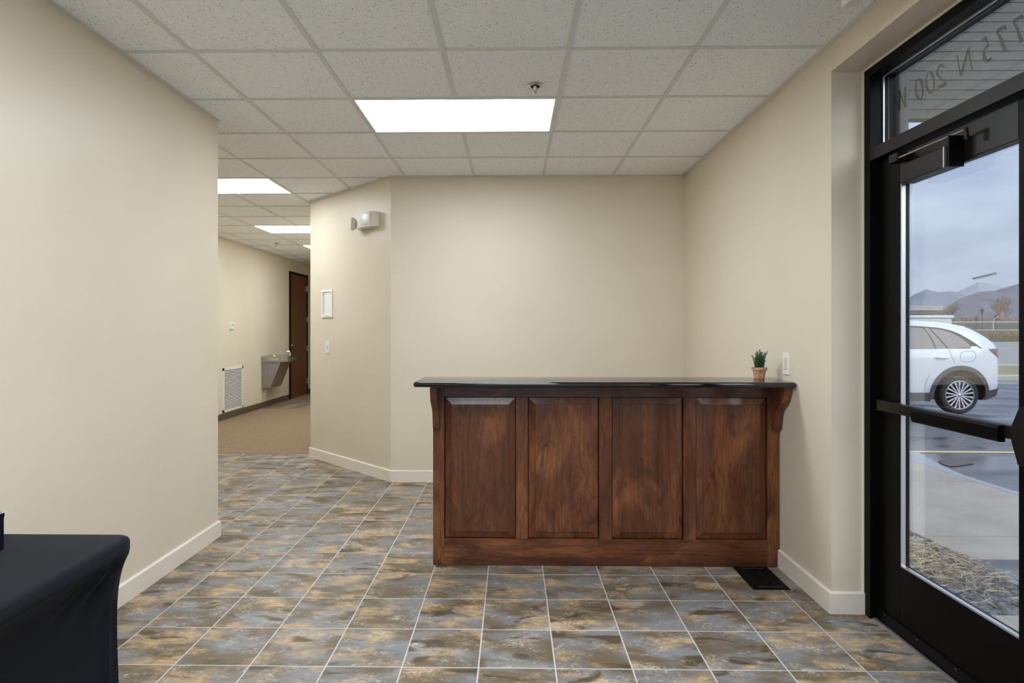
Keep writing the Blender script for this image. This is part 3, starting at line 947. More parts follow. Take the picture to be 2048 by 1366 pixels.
for a in ((-w / 2, w / 2, h / 2 - 0.022, h / 2), (-w / 2, w / 2, -h / 2, -h / 2 + 0.022), (-w / 2, -w / 2 + 0.022, -h / 2 + 0.022, h / 2 - 0.022), (w / 2 - 0.022, w / 2, -h / 2 + 0.022, h / 2 - 0.022)):
    box(bm, a[0], a[1], -0.012, 0.0, a[2], a[3])
obj('frame', bm, M['white'], pn, world=False)
obj('sheet', BX(-w / 2 + 0.022, w / 2 - 0.022, -0.004, 0.0, -h / 2 + 0.022, h / 2 - 0.022), M['white'], pn, world=False)
bm = NB()
rnd = random.Random(5)
for k in range(26):
    z = h / 2 - 0.034 - k * 0.0082
    box(bm, -w / 2 + 0.030, -w / 2 + 0.030 + rnd.uniform(0.012, 0.026), -0.0046, -0.0038, z, z + 0.004)
box(bm, -0.05, w / 2 - 0.04, -0.0126, -0.0118, -h / 2 + 0.010, -h / 2 + 0.014)
obj('print', bm, M['print'], pn, world=False)
plate('light_switch', 'white light switch plate low on the diagonal wall', 'light switch', on_diag(-1.865, 1.163), ang, 0.082, 0.124,
      [('toggle', (-0.006, 0.006, -0.012, 0.012), 0.008, 'cream'), ('screw', (-0.003, 0.003, 0.028, 0.034), 0.001, 'brushed'), ('screw', (-0.003, 0.003, -0.034, -0.028), 0.001, 'brushed')])

# ---- hallway fittings ----------------------------------------------------
th_ = plate('thermostat', 'small white thermostat on the hallway wall above the grille', 'thermostat', (XH, 9.10, 1.395), R(90), 0.125, 0.105,
            [('housing', (-0.056, 0.056, -0.047, 0.047), 0.022, 'white'), ('display', (-0.022, 0.012, 0.002, 0.028), 0.0235, 'print'), ('button', (0.026, 0.036, 0.000, 0.014), 0.025, 'cream')])
gr = thing('return_grille', 'white louvred return air grille low on the hallway wall', 'grille', (XH, 9.150, 0.440))
GW, GH = 0.66, 0.655
bm = NB()
for a in ((-GW / 2, GW / 2, GH / 2 - 0.035, GH / 2), (-GW / 2, GW / 2, -GH / 2, -GH / 2 + 0.035), (-GW / 2, -GW / 2 + 0.035, -GH / 2, GH / 2), (GW / 2 - 0.035, GW / 2, -GH / 2, GH / 2)):
    box(bm, 0.0, 0.014, a[0], a[1], a[2], a[3])
obj('frame', bm, M['white'], gr, world=False)
obj('backing', BX(0.0005, 0.002, -GW / 2 + 0.035, GW / 2 - 0.035, -GH / 2 + 0.035, GH / 2 - 0.035), M['darkhole'], gr, world=False)
n = 25
for k in range(n):
    z = -GH / 2 + 0.040 + (GH - 0.08) * (k + 0.5) / n
    bm = prism(NB(), [(0.003, z + 0.0035), (0.005, z + 0.0045), (0.013, z - 0.005), (0.011, z - 0.006)], 'y', -GW / 2 + 0.036, GW / 2 - 0.036)
    obj('louvre', bm, M['white'], gr, world=False)
fo = thing('drinking_fountain', 'stainless steel wall-mounted drinking fountain in the hallway', 'drinking fountain', (XH, 10.45, 0.0))
bm = NB()      # basin: rounded slab standing out from the wall
pts = [(0.0, -0.265)] + [(0.30 + 0.16 * math.sin(R(a)), -0.265 + 0.16 * (1 - math.cos(R(a)))) for a in range(0, 91, 15)] + [(0.46, 0.04)] + \
      [(0.32 + 0.14 * math.cos(R(a)), 0.12 + 0.15 * math.sin(R(a))) for a in range(0, 91, 15)] + [(0.0, 0.27)]
prism(bm, pts, 'z', 0.79, 0.875)
obj('basin', bm, M['brushed'], fo, smooth=35, world=False)
bm = NB()
prism(bm, [(p[0] * 0.99, p[1] * 0.985) for p in pts], 'z', 0.875, 0.893)
obj('basin_rim', bm, M['chrome'], fo, smooth=35, world=False)
bm = NB()      # tapering apron below
prism(bm, [(0.0, 0.345), (0.150, 0.345), (0.330, 0.79), (0.0, 0.79)], 'y', -0.245, 0.245)
obj('apron', bm, flat('painted_steel_taupe', (0.30, 0.27, 0.22), 0.4, 0.4), fo, world=False)
obj('grille_panel', BX(0.055, 0.25, -0.2475, -0.244, 0.56, 0.775), M['print'], fo, world=False)
obj('grille_panel', BX(0.15, 0.157, -0.249, -0.246, 0.56, 0.775), M['brushed'], fo, world=False)
obj('push_button', BX(0.12, 0.30, -0.268, -0.262, 0.805, 0.850, bevel=0.002), M['chrome'], fo, world=False)
obj('push_button', BX(0.455, 0.468, -0.05, 0.10, 0.800, 0.850, bevel=0.004), M['chrome'], fo, world=False)
obj('bubbler', tube(NB(), [(0.38, 0.05, 0.89), (0.38, 0.05, 0.935), (0.36, 0.04, 0.960), (0.33, 0.02, 0.955)], [0.022, 0.02, 0.02, 0.016], 10), M['chrome'], fo, smooth=40, world=False)
obj('drain_guard', lathe(NB(), [(0.05, 0.893), (0.045, 0.905), (0.01, 0.91)], 18, (0.16, -0.12, 0)), M['chrome'], fo, smooth=40, world=False)
dc = thing('drain_cover', 'round white pipe cover on the wall under the drinking fountain', 'pipe cover', (XH, 10.37, 0.225))
obj('disc', lathe(NB(), [(0.075, 0.0), (0.073, 0.008), (0.05, 0.016), (0.01, 0.017)], 24, (0, 0, 0), 'x'), M['white'], dc, smooth=40, world=False)
obj('screw', lathe(NB(), [(0.008, 0.017), (0.006, 0.020)], 10, (0, 0, 0), 'x'), M['brushed'], dc, world=False)
plate('wall_outlet', 'small white outlet plate between the drinking fountain and the brown door', 'outlet', (XH, 11.20, 0.49), R(90), 0.08, 0.125,
      [('face', (-0.017, 0.017, -0.034, 0.034), 0.0025, 'cream'), ('slot', (-0.004, 0.004, 0.010, 0.018), 0.003, 'darkhole'), ('slot', (-0.004, 0.004, -0.018, -0.010), 0.003, 'darkhole')])

# ---- sprinklers -----------------------------------------------------------
def sprinkler(x, y, label):
    t = thing('fire_sprinkler', label, 'sprinkler', (x, y, CEIL), group='fire sprinklers in the ceiling')
    s = obj('escutcheon', lathe(NB(), [(0.040, 0.003), (0.040, -0.002), (0.034, -0.007), (0.027, -0.007), (0.026, 0.0), (0.012, 0.001)], 28), M['chrome'], t, smooth=40, world=False)
    obj('recess', lathe(NB(), [(0.0255, -0.0025), (0.01, -0.003)], 20), M['darkhole'], t, world=False)
    obj('stem', lathe(NB(), [(0.010, 0.0), (0.010, -0.014), (0.006, -0.020), (0.0035, -0.046), (0.006, -0.050), (0.003, -0.052)], 12), M['chrome'], t, smooth=40, world=False)
    bm = NB()
    for sx in (-1, 1):
        tube(bm, [(sx * 0.010, 0, -0.010), (sx * 0.013, 0, -0.026), (sx * 0.003, 0, -0.046)], 0.0022, 6)
    obj('yoke', bm, M['chrome'], t, world=False)
    bm = lathe(NB(), [(0.013, -0.050), (0.0135, -0.052), (0.004, -0.053)], 20)
    obj('deflector', bm, M['chrome'], t, world=False)
sprinkler(0.127, 3.335, 'chrome fire sprinkler in the ceiling just before the large light')
sprinkler(-3.70, 9.38, 'small fire sprinkler in the hallway ceiling')

# ---- box fixture at the top edge ------------------------------------------
ex = thing('ceiling_fixture', 'white box fixture hanging from the ceiling above the entrance door, cut by the frame', 'ceiling fixture', (1.315, 2.20, CEIL))
obj('housing', BX(-0.026, 0.026, -0.15, 0.185, -0.090, -0.004, bevel=0.004), M['white'], ex, world=False)
obj('canopy', BX(-0.04, 0.04, -0.10, 0.10, -0.006, 0.0), M['white'], ex, world=False)

# ---- floor register ----------------------------------------------------------
rg = thing('floor_register', 'black metal floor register in the tiles beside the counter', 'floor vent', (1.337, 3.272, 0.0))
RX, RY = 0.094, 0.144
bm = NB()
for a in ((-RX, RX, RY - 0.034, RY), (-RX, RX, -RY, -RY + 0.034), (-RX, -RX + 0.020, -RY + 0.034, RY - 0.034), (RX - 0.020, RX, -RY + 0.034, RY - 0.034)):
    box(bm, a[0], a[1], a[2], a[3], 0.0005, 0.006)
obj('frame', bm, M['blackplate'], rg, world=False)
obj('duct', BX(-RX + 0.02, RX - 0.02, -RY + 0.034, RY - 0.034, 0.0004, 0.001), M['darkhole'], rg, world=False)
for k in range(9):
    x = -RX + 0.026 + k * (2 * RX - 0.052) / 8
    obj('slat', BX(x - 0.0045, x + 0.0045, -RY + 0.034, RY - 0.034, 0.001, 0.005), M['blackplate'], rg, world=False)
for y in (-RY + 0.026, RY - 0.026):
    bm = NB()
    for k in range(11):
        x = -RX + 0.036 + k * 0.0116
        box(bm, x, x + 0.004, y - 0.003, y + 0.003, 0.0058, 0.0066)
    obj('punched_slots', bm, M['print'], rg, world=False)

# ================================================================== COVERED TABLE
def table_cover():
    bm = NB()
    X0, X1, Y0, Y1, ZT = -1.872, -1.108, -0.10, 1.760, 0.740
    LX, LY = X1 - X0, Y1 - Y0
    # perimeter parameter: rounded rectangle
    rad, per = 0.040, []
    def seg(p, q, n, e0):
        for k in range(n):
            t = k / n
            per.append(((p[0] + (q[0] - p[0]) * t, p[1] + (q[1] - p[1]) * t), e0, t))
    def corner(cx, cy, a0, n=8):
        for k in range(n):
            a = R(a0 + 90 * k / n)
            per.append(((cx + rad * math.cos(a), cy + rad * math.sin(a)), 'c', k / n))
    seg((X1, Y0 + rad), (X1, Y1 - rad), 70, 'r'); corner(X1 - rad, Y1 - rad, 0)
    seg((X1 - rad, Y1), (X0 + rad, Y1), 34, 'b'); corner(X0 + rad, Y1 - rad, 90)
    seg((X0, Y1 - rad), (X0, Y0 + rad), 20, 'l'); corner(X0 + rad, Y0 + rad, 180)
    seg((X0 + rad, Y0), (X1 - rad, Y0), 14, 'f'); corner(X1 - rad, Y0 + rad, 270)
    cx, cy = (X0 + X1) / 2, (Y0 + Y1) / 2
    zs = [0.740, 0.7385, 0.734, 0.727, 0.716, 0.704, 0.690, 0.676, 0.662, 0.648, 0.632, 0.615, 0.595, 0.57, 0.54, 0.50, 0.46, 0.41, 0.36, 0.30, 0.24, 0.18, 0.12, 0.06, 0.02, 0.0]
    rings = []
    for z in zs:
        ring = []
        for (x, y), e, t in per:
            # distance from the nearest corner along the edge
            dx = min(x - X0, X1 - x); dy = min(y - Y0, Y1 - y)
            along = dy if e in 'rl' else dx if e in 'bf' else 0.0
            span = (LY if e in 'rl' else LX) / 2
            mid = min(1.0, along / span)
            d = ZT - z
            if d < 0.014: ins = 0.014 - math.sqrt(max(0, 0.014 ** 2 - (0.014 - d) ** 2))
            else: ins = 0.0
            low = max(0.0, min(1.0, (0.695 - z) / 0.695))
            pinch = 0.034 * math.sin(math.pi * min(1, low / 0.55)) if low < 0.28 else 0.034 * (1 - 0.45 * (low - 0.28) / 0.72)
            pinch = 0.034 * (1 - math.exp(-low * 9)) * (1 - 0.5 * low)
            belly = 0.085 * math.sin(math.pi * min(1, low * 1.1 + 0.02)) ** 0.8 * (1 - math.exp(-mid * 5)) if low > 0 else 0
            arch = 0.0
            ins += pinch + belly
            # pull lines running from the top corner down the faces
            if e in 'rb' and low > 0:
                q = (along - rad * 0) / max(0.02, d + 0.012)
                env = math.exp(-((d - 0.10) / 0.09) ** 2) * math.exp(-(along / 0.22) ** 2)
                ins += 0.013 * env * math.sin(q * 9.5)
            # upright tucks around the leg
            if e == 'c': ins += 0.004 * low * math.sin(t * math.pi * 4)
            if e in 'rb': ins += 0.003 * math.exp(-((along - 0.06) / 0.025) ** 2) * min(1, low * 3)
            nx = ny = 0.0
            if e == 'r': nx = 1
            elif e == 'l': nx = -1
            elif e == 'b': ny = 1
            elif e == 'f': ny = -1
            else:
                v = Vector((x - (X0 + rad if x < cx else X1 - rad), y - (Y0 + rad if y < cy else Y1 - rad)))
                v.normalize(); nx, ny = v.x, v.y; ins *= 1.25
            if e in 'l': ins *= 0.3
            ring.append(bm.verts.new((x - nx * ins, y - ny * ins, z)))
        rings.append(ring)
    n = len(per)
    for a, b in zip(rings, rings[1:]):
        for i in range(n):
            j = (i + 1) % n
            bm.faces.new((a[j], a[i], b[i], b[j]))
    bm.faces.new(rings[0])
    return bm
tc_ = obj('table_cover', table_cover(), M['fabric'], smooth=50)
tag(tc_, 'black stretch fabric cover fitted over a folding table by the left wall', 'table cover')
gb = thing('gift_box', 'dark navy shiny box at the left edge of the black covered table', 'box', (-1.47, 1.558, 0.740))
bm = BX(-0.10, 0.080, -0.05, 0.07, 0.0, 0.100, bevel=0.001, seg=1)
obj('body', bm, M['navy'], gb, world=False)
obj('lid', BX(-0.101, 0.081, -0.051, 0.071, 0.088, 0.1015, bevel=0.001, seg=1), M['navy'], gb, world=False)
bm = NB()
tube(bm, [(0.0815, -0.0515, 0.0), (0.0815, -0.0515, 0.1015)], 0.0008, 5)
tube(bm, [(-0.1, -0.0515, 0.1015), (0.0815, -0.0515, 0.1015)], 0.0008, 5)
tube(bm, [(0.0815, -0.0515, 0.1015), (0.0815, 0.0715, 0.1015)], 0.0008, 5)
obj('edge_trim', bm, M['silver'], gb, world=False)

# ================================================================== OUTSIDE
def gz(y):
    return -0.02 - 0.03 * min(max(y - 3, 0), 7)
def mat_concrete():
    t = NT('pavement_concrete'); v = t.coords()
    c = t.mix(t.ramp(t.noise(v, 3, 4), [(0.3, 0.0), (0.7, 1.0)]), (0.47, 0.41, 0.335), (0.58, 0.52, 0.43))
    c = t.mix(t.ramp(t.noise(v, 60, 3, 0.7), [(0.62, 0.0), (0.75, 0.5)]), c, (0.20, 0.18, 0.15))
    t.color(c); t.set(Roughness=0.8); t.b.inputs['Specular IOR Level'].default_value = 0.2
    return t.m
M['concrete'] = mat_concrete()
def mat_asphalt():
    t = NT('wet_asphalt'); v = t.coords(scale=(0.35, 1.0, 1.0))
    wet = t.noise(v, 0.9, 4, 0.55, 0.3)
    f = t.noise(t.coords(), 90, 3, 0.7)
    c = t.mix(t.ramp(f, [(0.35, 0.0), (0.7, 1.0)]), (0.075, 0.078, 0.088), (0.175, 0.175, 0.185))
    t.color(c)
    rr = t.n('MapRange'); rr.inputs['From Min'].default_value = 0.40; rr.inputs['From Max'].default_value = 0.62
    rr.inputs['To Min'].default_value = 0.10; rr.inputs['To Max'].default_value = 0.62
    t.l(wet, rr.inputs['Value']); t.l(rr.outputs[0], t.b.inputs['Roughness'])
    t.bump(f, 0.10, 0.003)
    return t.m
M['asphalt'] = mat_asphalt()
M['puddle'] = flat('wet_dark_patch', (0.035, 0.036, 0.042), 0.25)
M['gutter'] = flat('gutter_concrete', (0.44, 0.45, 0.48), 0.35)
M['yellow'] = flat('pale_yellow_road_paint', (0.82, 0.66, 0.36), 0.6)
M['mulch'] = None
def mat_mulch():
    t = NT('bark_mulch'); v = t.coords()
    n1 = t.noise(v, 45, 5, 0.7)
    t.color(t.mix(t.ramp(n1, [(0.3, 0.0), (0.7, 1.0)]), (0.02, 0.017, 0.014), (0.13, 0.115, 0.10))); t.set(Roughness=0.9)
    t.bump(n1, 1.0, 0.02)
    return t.m
M['mulch'] = mat_mulch()
M['chip'] = flat('grey_wood_chip', (0.11, 0.095, 0.085), 0.9)
M['straw'] = flat('dry_straw', (0.72, 0.60, 0.42), 0.8)
M['turf'] = flat('winter_grass', (0.22, 0.185, 0.085), 0.9)
M['kerb'] = flat('kerb_concrete', (0.48, 0.45, 0.40), 0.8)
M['tan'] = flat('tan_dry_brush', (0.30, 0.23, 0.14), 0.95)
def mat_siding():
    t = NT('shade_darkened_siding'); v = t.coords(scale=(0.3, 1, 1), rand=True)
    t.color(t.mix(t.noise(v, 22, 4, 0.6), (0.105, 0.097, 0.092), (0.165, 0.153, 0.146))); t.set(Roughness=0.8)  # shade of a porch roof is put into this darkened board colour
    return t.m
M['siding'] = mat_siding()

def slab(name, poly, mat, top=0.0, thick=0.12):
    bm = NB()
    lo = [bm.verts.new((x, y, gz(y) + top - thick)) for x, y in poly]
    hi = [bm.verts.new((x, y, gz(y) + top)) for x, y in poly]
    n = len(poly)
    bm.faces.new(lo[::-1]); bm.faces.new(hi)
    for i in range(n):
        j = (i + 1) % n
        bm.faces.new((lo[i], lo[j], hi[j], hi[i]))
    return obj(name, bm, mat)
# pavement slabs with open joints
walk = thing('pavement', 'pale concrete pavement outside the glass door', 'pavement', (3.5, 4.0, 0), kind='structure')
bm = NB()
def wx1(y):   # far edge of the pavement, bending round the corner
    return 4.36 + 0.07 * max(0, (y - 5.2)) ** 1.3
ys = [-3.0, -0.6, 0.9, 2.5, 4.12, 5.82, 7.30, 7.45]
for a, b in zip(ys, ys[1:]):
    o = slab('pavement_slab', [(2.765, a + 0.005), (wx1(a), a + 0.005)] + [(wx1(a + (b - a) * k / 6), a + (b - a) * k / 6) for k in range(1, 6)] + [(wx1(b), b - 0.005), (2.765, b - 0.005)], M['concrete'])
    o.parent = walk; o.matrix_parent_inverse = walk.matrix_basis.inverted()
o = slab('pavement_slab', [(1.80, -1.0), (2.760, -1.0), (2.760, 2.905), (1.80, 2.905)], M['concrete'], 0.002)
o.parent = walk; o.matrix_parent_inverse = walk.matrix_basis.inverted()
# gutter ribbon along the pavement edge
gut = [(wx1(y), y) for y in [-3, 2.5, 5.2, 5.6, 6.0, 6.4, 6.8, 7.2, 7.45]]
poly = gut + [(4.95, 7.45), (4.80, 7.05), (4.62, 6.55), (4.50, 6.1), (4.46, 5.6), (4.46, 2.5), (4.46, -3)]
tag(slab('kerb_strip', poly, M['gutter'], 0.002), 'pale wet gutter strip curving along the pavement edge', 'gutter', kind='structure')
bm = NB()     # asphalt: sloping sheet, then level
rows = [(-3, ), (3,), (10,), (19.0,)]
vs = []
for (y,) in rows:
    vs.append([bm.verts.new((x, y, gz(y) - 0.004)) for x in (1.0, 4.40, 60.0)])
for a, b in zip(vs, vs[1:]):
    for i in range(2): bm.faces.new((a[i], a[i + 1], b[i + 1], b[i]))
tag(obj('parking_lot', bm, M['asphalt']), 'wet dark asphalt of the parking lot', 'asphalt', kind='structure')
tag(slab('yellow_line', [(4.2, 7.42), (14, 7.26), (14, 7.36), (4.2, 7.52)], M['yellow'], 0.003, 0.004), 'pale yellow painted parking line on the asphalt', 'road marking', kind='structure')
tag(slab('puddle', [(4.84, 6.93), (4.95, 6.90), (5.10, 6.83), (5.06, 6.70), (4.93, 6.63), (4.76, 6.55), (4.68, 6.52), (4.70, 6.68), (4.76, 6.82)], M['puddle'], 0.004, 0.006), 'small dark puddle beside the gutter strip', 'puddle')
bed = tag(slab('planting_bed', [(1.80, 2.905), (2.765, 2.905), (2.765, 9.5), (1.80, 9.5)], M['mulch'], -0.015), 'dark bark mulch bed between the door and the pavement', 'planting bed', kind='structure')
rnd = random.Random(11)
bm = NB()
for k in range(2600):
    x, y = rnd.uniform(1.82, 2.755), rnd.uniform(2.92, 4.9)
    z = gz(y) - 0.012 + rnd.uniform(0, 0.014)
    l, w = rnd.uniform(0.012, 0.05), rnd.uniform(0.004, 0.012)
    a = rnd.uniform(0, math.pi); ti = rnd.uniform(-0.4, 0.4)
    u = Vector((math.cos(a), math.sin(a), ti)) * l / 2; v = Vector((-math.sin(a), math.cos(a), rnd.uniform(-.5, .5))) * w / 2
    p = Vector((x, y, z)); n_ = Vector((0, 0, 0.002))
    q = [bm.verts.new(c) for c in (p - u - v, p + u - v, p + u + v, p - u + v)]
    q2 = [bm.verts.new(c.co + n_) for c in q]
    bm.faces.new(q[::-1]); bm.faces.new(q2)
    for i in range(4): bm.faces.new((q[i], q[(i + 1) % 4], q2[(i + 1) % 4], q2[i]))
obj('wood_chips', bm, M['chip'], bed)['kind'] = 'stuff'
bm = NB()
for k in range(950):
    if rnd.random() < 0.75:
        y = rnd.gauss(3.72, 0.26); x = rnd.gauss(2.42 , 0.17)
    else:
        x, y = rnd.uniform(1.85, 2.72), rnd.uniform(2.95, 4.6)
    if not (1.82 < x < 2.74 and 2.93 < y < 4.9): continue
    z = gz(y) + 0.002 + rnd.random() ** 2 * 0.05
    a = rnd.uniform(0, 2 * math.pi); l = rnd.uniform(0.05, 0.16); c = rnd.uniform(-2.0, 2.0)
    pts = []
    p = Vector((x, y, z)); zz = rnd.uniform(-0.1, 0.45)
    for s in range(5):
        pts.append(p.copy()); a += c * 0.25
        p = p + Vector((math.cos(a), math.sin(a), zz - s * 0.22)) * l / 4
        p.x = min(p.x, 2.75); p.z = max(p.z, gz(p.y) - 0.008)
    r0 = rnd.uniform(0.0014, 0.0028)
    tube(bm, pts, [r0, r0, r0 * .9, r0 * .7, r0 * .4], 3, cap=False)
tag(obj('dry_grass', bm, M['straw']), 'dry straw-coloured grass blades lying on the mulch bed', 'dry grass', kind='stuff')

# portico with lap siding seen through the transom
po = thing('portico', 'grey lap-sided porch screen seen through the transom window', 'porch', (2.52, 4.0, gz(4.0)), kind='structure')
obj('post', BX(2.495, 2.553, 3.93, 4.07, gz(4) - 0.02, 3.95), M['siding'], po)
zz = 2.722
k = 0
while zz < 3.9:
    hgt = 0.060 if k % 2 == 0 else 0.066
    bm = NB()
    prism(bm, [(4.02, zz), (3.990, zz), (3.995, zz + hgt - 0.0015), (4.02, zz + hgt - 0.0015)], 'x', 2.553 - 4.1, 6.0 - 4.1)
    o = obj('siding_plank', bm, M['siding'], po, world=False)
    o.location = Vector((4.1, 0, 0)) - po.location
    zz += hgt; k += 1
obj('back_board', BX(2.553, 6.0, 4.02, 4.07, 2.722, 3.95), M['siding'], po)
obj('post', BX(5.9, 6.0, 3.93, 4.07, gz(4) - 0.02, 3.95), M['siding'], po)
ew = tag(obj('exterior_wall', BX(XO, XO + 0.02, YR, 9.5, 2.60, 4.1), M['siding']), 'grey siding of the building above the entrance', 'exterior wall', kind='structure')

# far ground: kerb, verge, road, field
def band(name, y0, y1, x0, x1, z, mat, label, cat):
    return tag(obj(name, BX(x0, x1, y0, y1, z - 0.2, z), mat), label, cat, kind='structure')
GZ = gz(99)
band('kerb', 19.0, 19.5, 5, 80, GZ + 0.13, M['kerb'], 'pale concrete kerb beyond the parking lot', 'kerb')
band('verge', 19.5, 24.6, 5, 90, GZ + 0.12, M['turf'], 'strip of winter grass beyond the kerb', 'grass verge')
band('kerb', 24.6, 25.2, 5, 90, GZ + 0.13, M['kerb'], 'pale kerb on the road side of the grass strip', 'kerb')
road_m = flat('dry_road_asphalt', (0.22, 0.215, 0.21), 0.6)
band('road', 25.2, 78, 5, 260, GZ, road_m, 'grey road beyond the grass strip', 'road')
band('road_line', 50, 50.5, 20, 120, GZ + 0.02, M['gutter'], 'white painted line along the far road', 'road marking')
band('field', 78, 1300, 20, 2400, GZ - 0.05, M['tan'], 'tan winter field beyond the road', 'field')
bm = NB()
rnd = random.Random(21)
for k in range(900):
    x, y = rnd.uniform(56, 76), rnd.uniform(79, 84)
    hgt = rnd.uniform(0.5, 1.5)
    for s in range(5):
        a = rnd.uniform(0, 6.28)
        tube(bm, [(x, y, GZ - 0.1), (x + 0.3 * math.cos(a), y + 0.3 * math.sin(a), GZ + hgt * 0.6), (x + 0.7 * math.cos(a), y + 0.7 * math.sin(a), GZ + hgt)], [0.05, 0.05, 0.02], 3, cap=False)
tag(obj('dry_brush', bm, M['tan']), 'band of tan dry brush along the far road', 'brush', kind='stuff')
# pipe rail fence
M['rail'] = flat('white_pipe_rail', (0.68, 0.70, 0.74), 0.4)
M['wallb'] = flat('dark_retaining_wall', (0.10, 0.10, 0.11), 0.9)
fe = thing('rail_fence', 'white pipe rail fence beyond the road', 'fence', (65, 85, GZ))
for z in (GZ + 1.50, GZ + 2.62):
    obj('rail', tube(NB(), [(50, 85, z), (85, 85, z)], 0.055, 6), M['rail'], fe)
for x in (52, 56.2, 60.4, 66.9, 71, 75.2, 79.4):
    obj('post', tube(NB(), [(x, 85, GZ), (x, 85, GZ + 2.6), (x + 0.15, 84.9, GZ + 3.1), (x + 0.55, 84.7, GZ + 3.4)], 0.055, 6), M['rail'], fe)
tag(obj('embankment', BX(58, 110, 92, 96, GZ - 0.2, GZ + 2.7, bevel=0.3), M['wallb']), 'long dark embankment behind the rail fence', 'embankment', kind='structure')
# low building and parked trailer
bd_ = thing('building', 'low tan building with a pale flat roof in the distance', 'building', (76, 120, GZ))
obj('wall', BX(60, 83.2, 119, 130, GZ, 4.3), flat('tan_render', (0.42, 0.36, 0.27), 0.9), bd_)
obj('roof', prism(NB(), [(58, 5.0), (84.0, 5.0), (83.0, 5.9), (58, 6.5)], 'y', 117.5, 131), flat('pale_metal_roof', (0.42, 0.43, 0.47), 0.5), bd_)
obj('fascia', BX(58, 84.2, 117.7, 131, 4.3, 5.0), flat('dark_fascia', (0.16, 0.15, 0.15), 0.8), bd_)  # plain dark grey fascia below the roof
tr = thing('trailer', 'long white trailer parked behind the white car', 'trailer', (15, 25, GZ))
obj('body', BX(9.5, 17.3, 24.0, 26.2, GZ + 0.7, 1.79, bevel=0.06), M['rail'], tr)
obj('roof', BX(9.4, 17.35, 23.95, 26.25, 1.79, 1.90, bevel=0.03), flat('trailer_roof', (0.75, 0.78, 0.82), 0.4), tr)
for x in (11.5, 15.2, 16.1):
    obj('wheel', lathe(NB(), [(0.36, 24.1), (0.38, 24.15), (0.38, 24.35), (0.30, 24.4)], 16, (x, 0, GZ + 0.38), 'y'), M['darkhole'], tr)
# street lamps
M['iron'] = flat('dark_iron', (0.03, 0.03, 0.03), 0.6)
for x, y, h_, lb in ((69.2, 90, 4.3, 'tallest dark street lamp beyond the road'), (69.9, 92, 3.0, 'short dark street lamp left of the tallest one'), (72.8, 92, 3.3, 'short dark street lamp right of the tallest one')):
    t = thing('street_lamp', lb, 'street lamp', (x, y, GZ), group='dark street lamps beyond the road')
    obj('pole', lathe(NB(), [(0.16, 0.0), (0.09, 0.4), (0.07, h_ - 0.4), (0.10, h_ - 0.3)], 8), M['iron'], t, world=False)
    obj('lantern', lathe(NB(), [(0.12, h_ - 0.3), (0.26, h_ + 0.15), (0.30, h_ + 0.2), (0.05, h_ + 0.55)], 8), M['iron'], t, world=False)
# bare trees
M['bark'] = flat('bare_tree_bark', (0.17, 0.125, 0.095), 0.95)
M['twig'] = flat('reddish_twigs', (0.27, 0.165, 0.12), 0.95)
def bare_tree(loc, h, seed, label, mat, spread=0.5, depth=5):
    rnd = random.Random(seed)
    bm = NB()
    def grow(p, d, l, r, lev):
        q = p + d * l
        tube(bm, [p, p + d * l * 0.5 + Vector((rnd.uniform(-1, 1), rnd.uniform(-1, 1), 0)) * l * 0.05, q], [r, r * 0.85, r * 0.7], 4 if lev > 1 else 6, cap=False)
        if lev >= depth: return
        for k in range(3 if lev < 2 else rnd.choice((2, 3, 3))):
            a = rnd.uniform(0, 6.28); s = spread * rnd.uniform(0.5, 1.2)
            nd = (d + Vector((math.cos(a), math.sin(a), 0.15)) * s).normalized()
            grow(p + d * l * rnd.uniform(0.55, 1.0), nd, l * rnd.uniform(0.58, 0.78), r * 0.62, lev + 1)
    grow(Vector((0, 0, -0.2)), Vector((0, 0, 1)), h * 0.34, h * 0.022, 0)
    o = obj('bare_tree', bm, mat, world=False)
    o.location = loc
    return tag(o, label, 'tree', 'bare trees beyond the road')
bare_tree((88.2, 110, GZ), 9.2, 4, 'tall bare tree at the right beyond the rail fence', M['twig'], 0.5, 7)
bare_tree((79.5, 112, GZ), 8.6, 9, 'dense bare tree right of the low building', M['bark'], 0.55, 7)
bare_tree((76.6, 113, GZ), 6.6, 14, 'bare tree touching the corner of the low building', M['bark'], 0.6, 7)
bare_tree((67.9, 106, GZ), 5.8, 17, 'thin bare tree in front of the low building', M['twig'], 0.4, 5)
bare_tree((86.5, 118, GZ), 5.6, 23, 'low bare tree between the two tallest trees', M['bark'], 0.7, 6)
bm = NB()
rnd = random.Random(31)
for k in range(520):
    x, y = rnd.uniform(92, 130), rnd.uniform(134, 158)
    h_ = rnd.uniform(2.0, 4.6)
    for s in range(7):
        a = rnd.uniform(0, 6.28); sp_ = rnd.uniform(0.3, 1.5)
        tube(bm, [(x, y, GZ), (x + sp_ * 0.4 * math.cos(a), y + sp_ * 0.4 * math.sin(a), GZ + h_ * 0.55), (x + sp_ * math.cos(a), y + sp_ * math.sin(a), GZ + h_)], [0.12, 0.10, 0.04], 3, cap=False)
tag(obj('thicket', bm, M['twig']), 'reddish bare thicket between the far trees', 'thicket', kind='stuff')
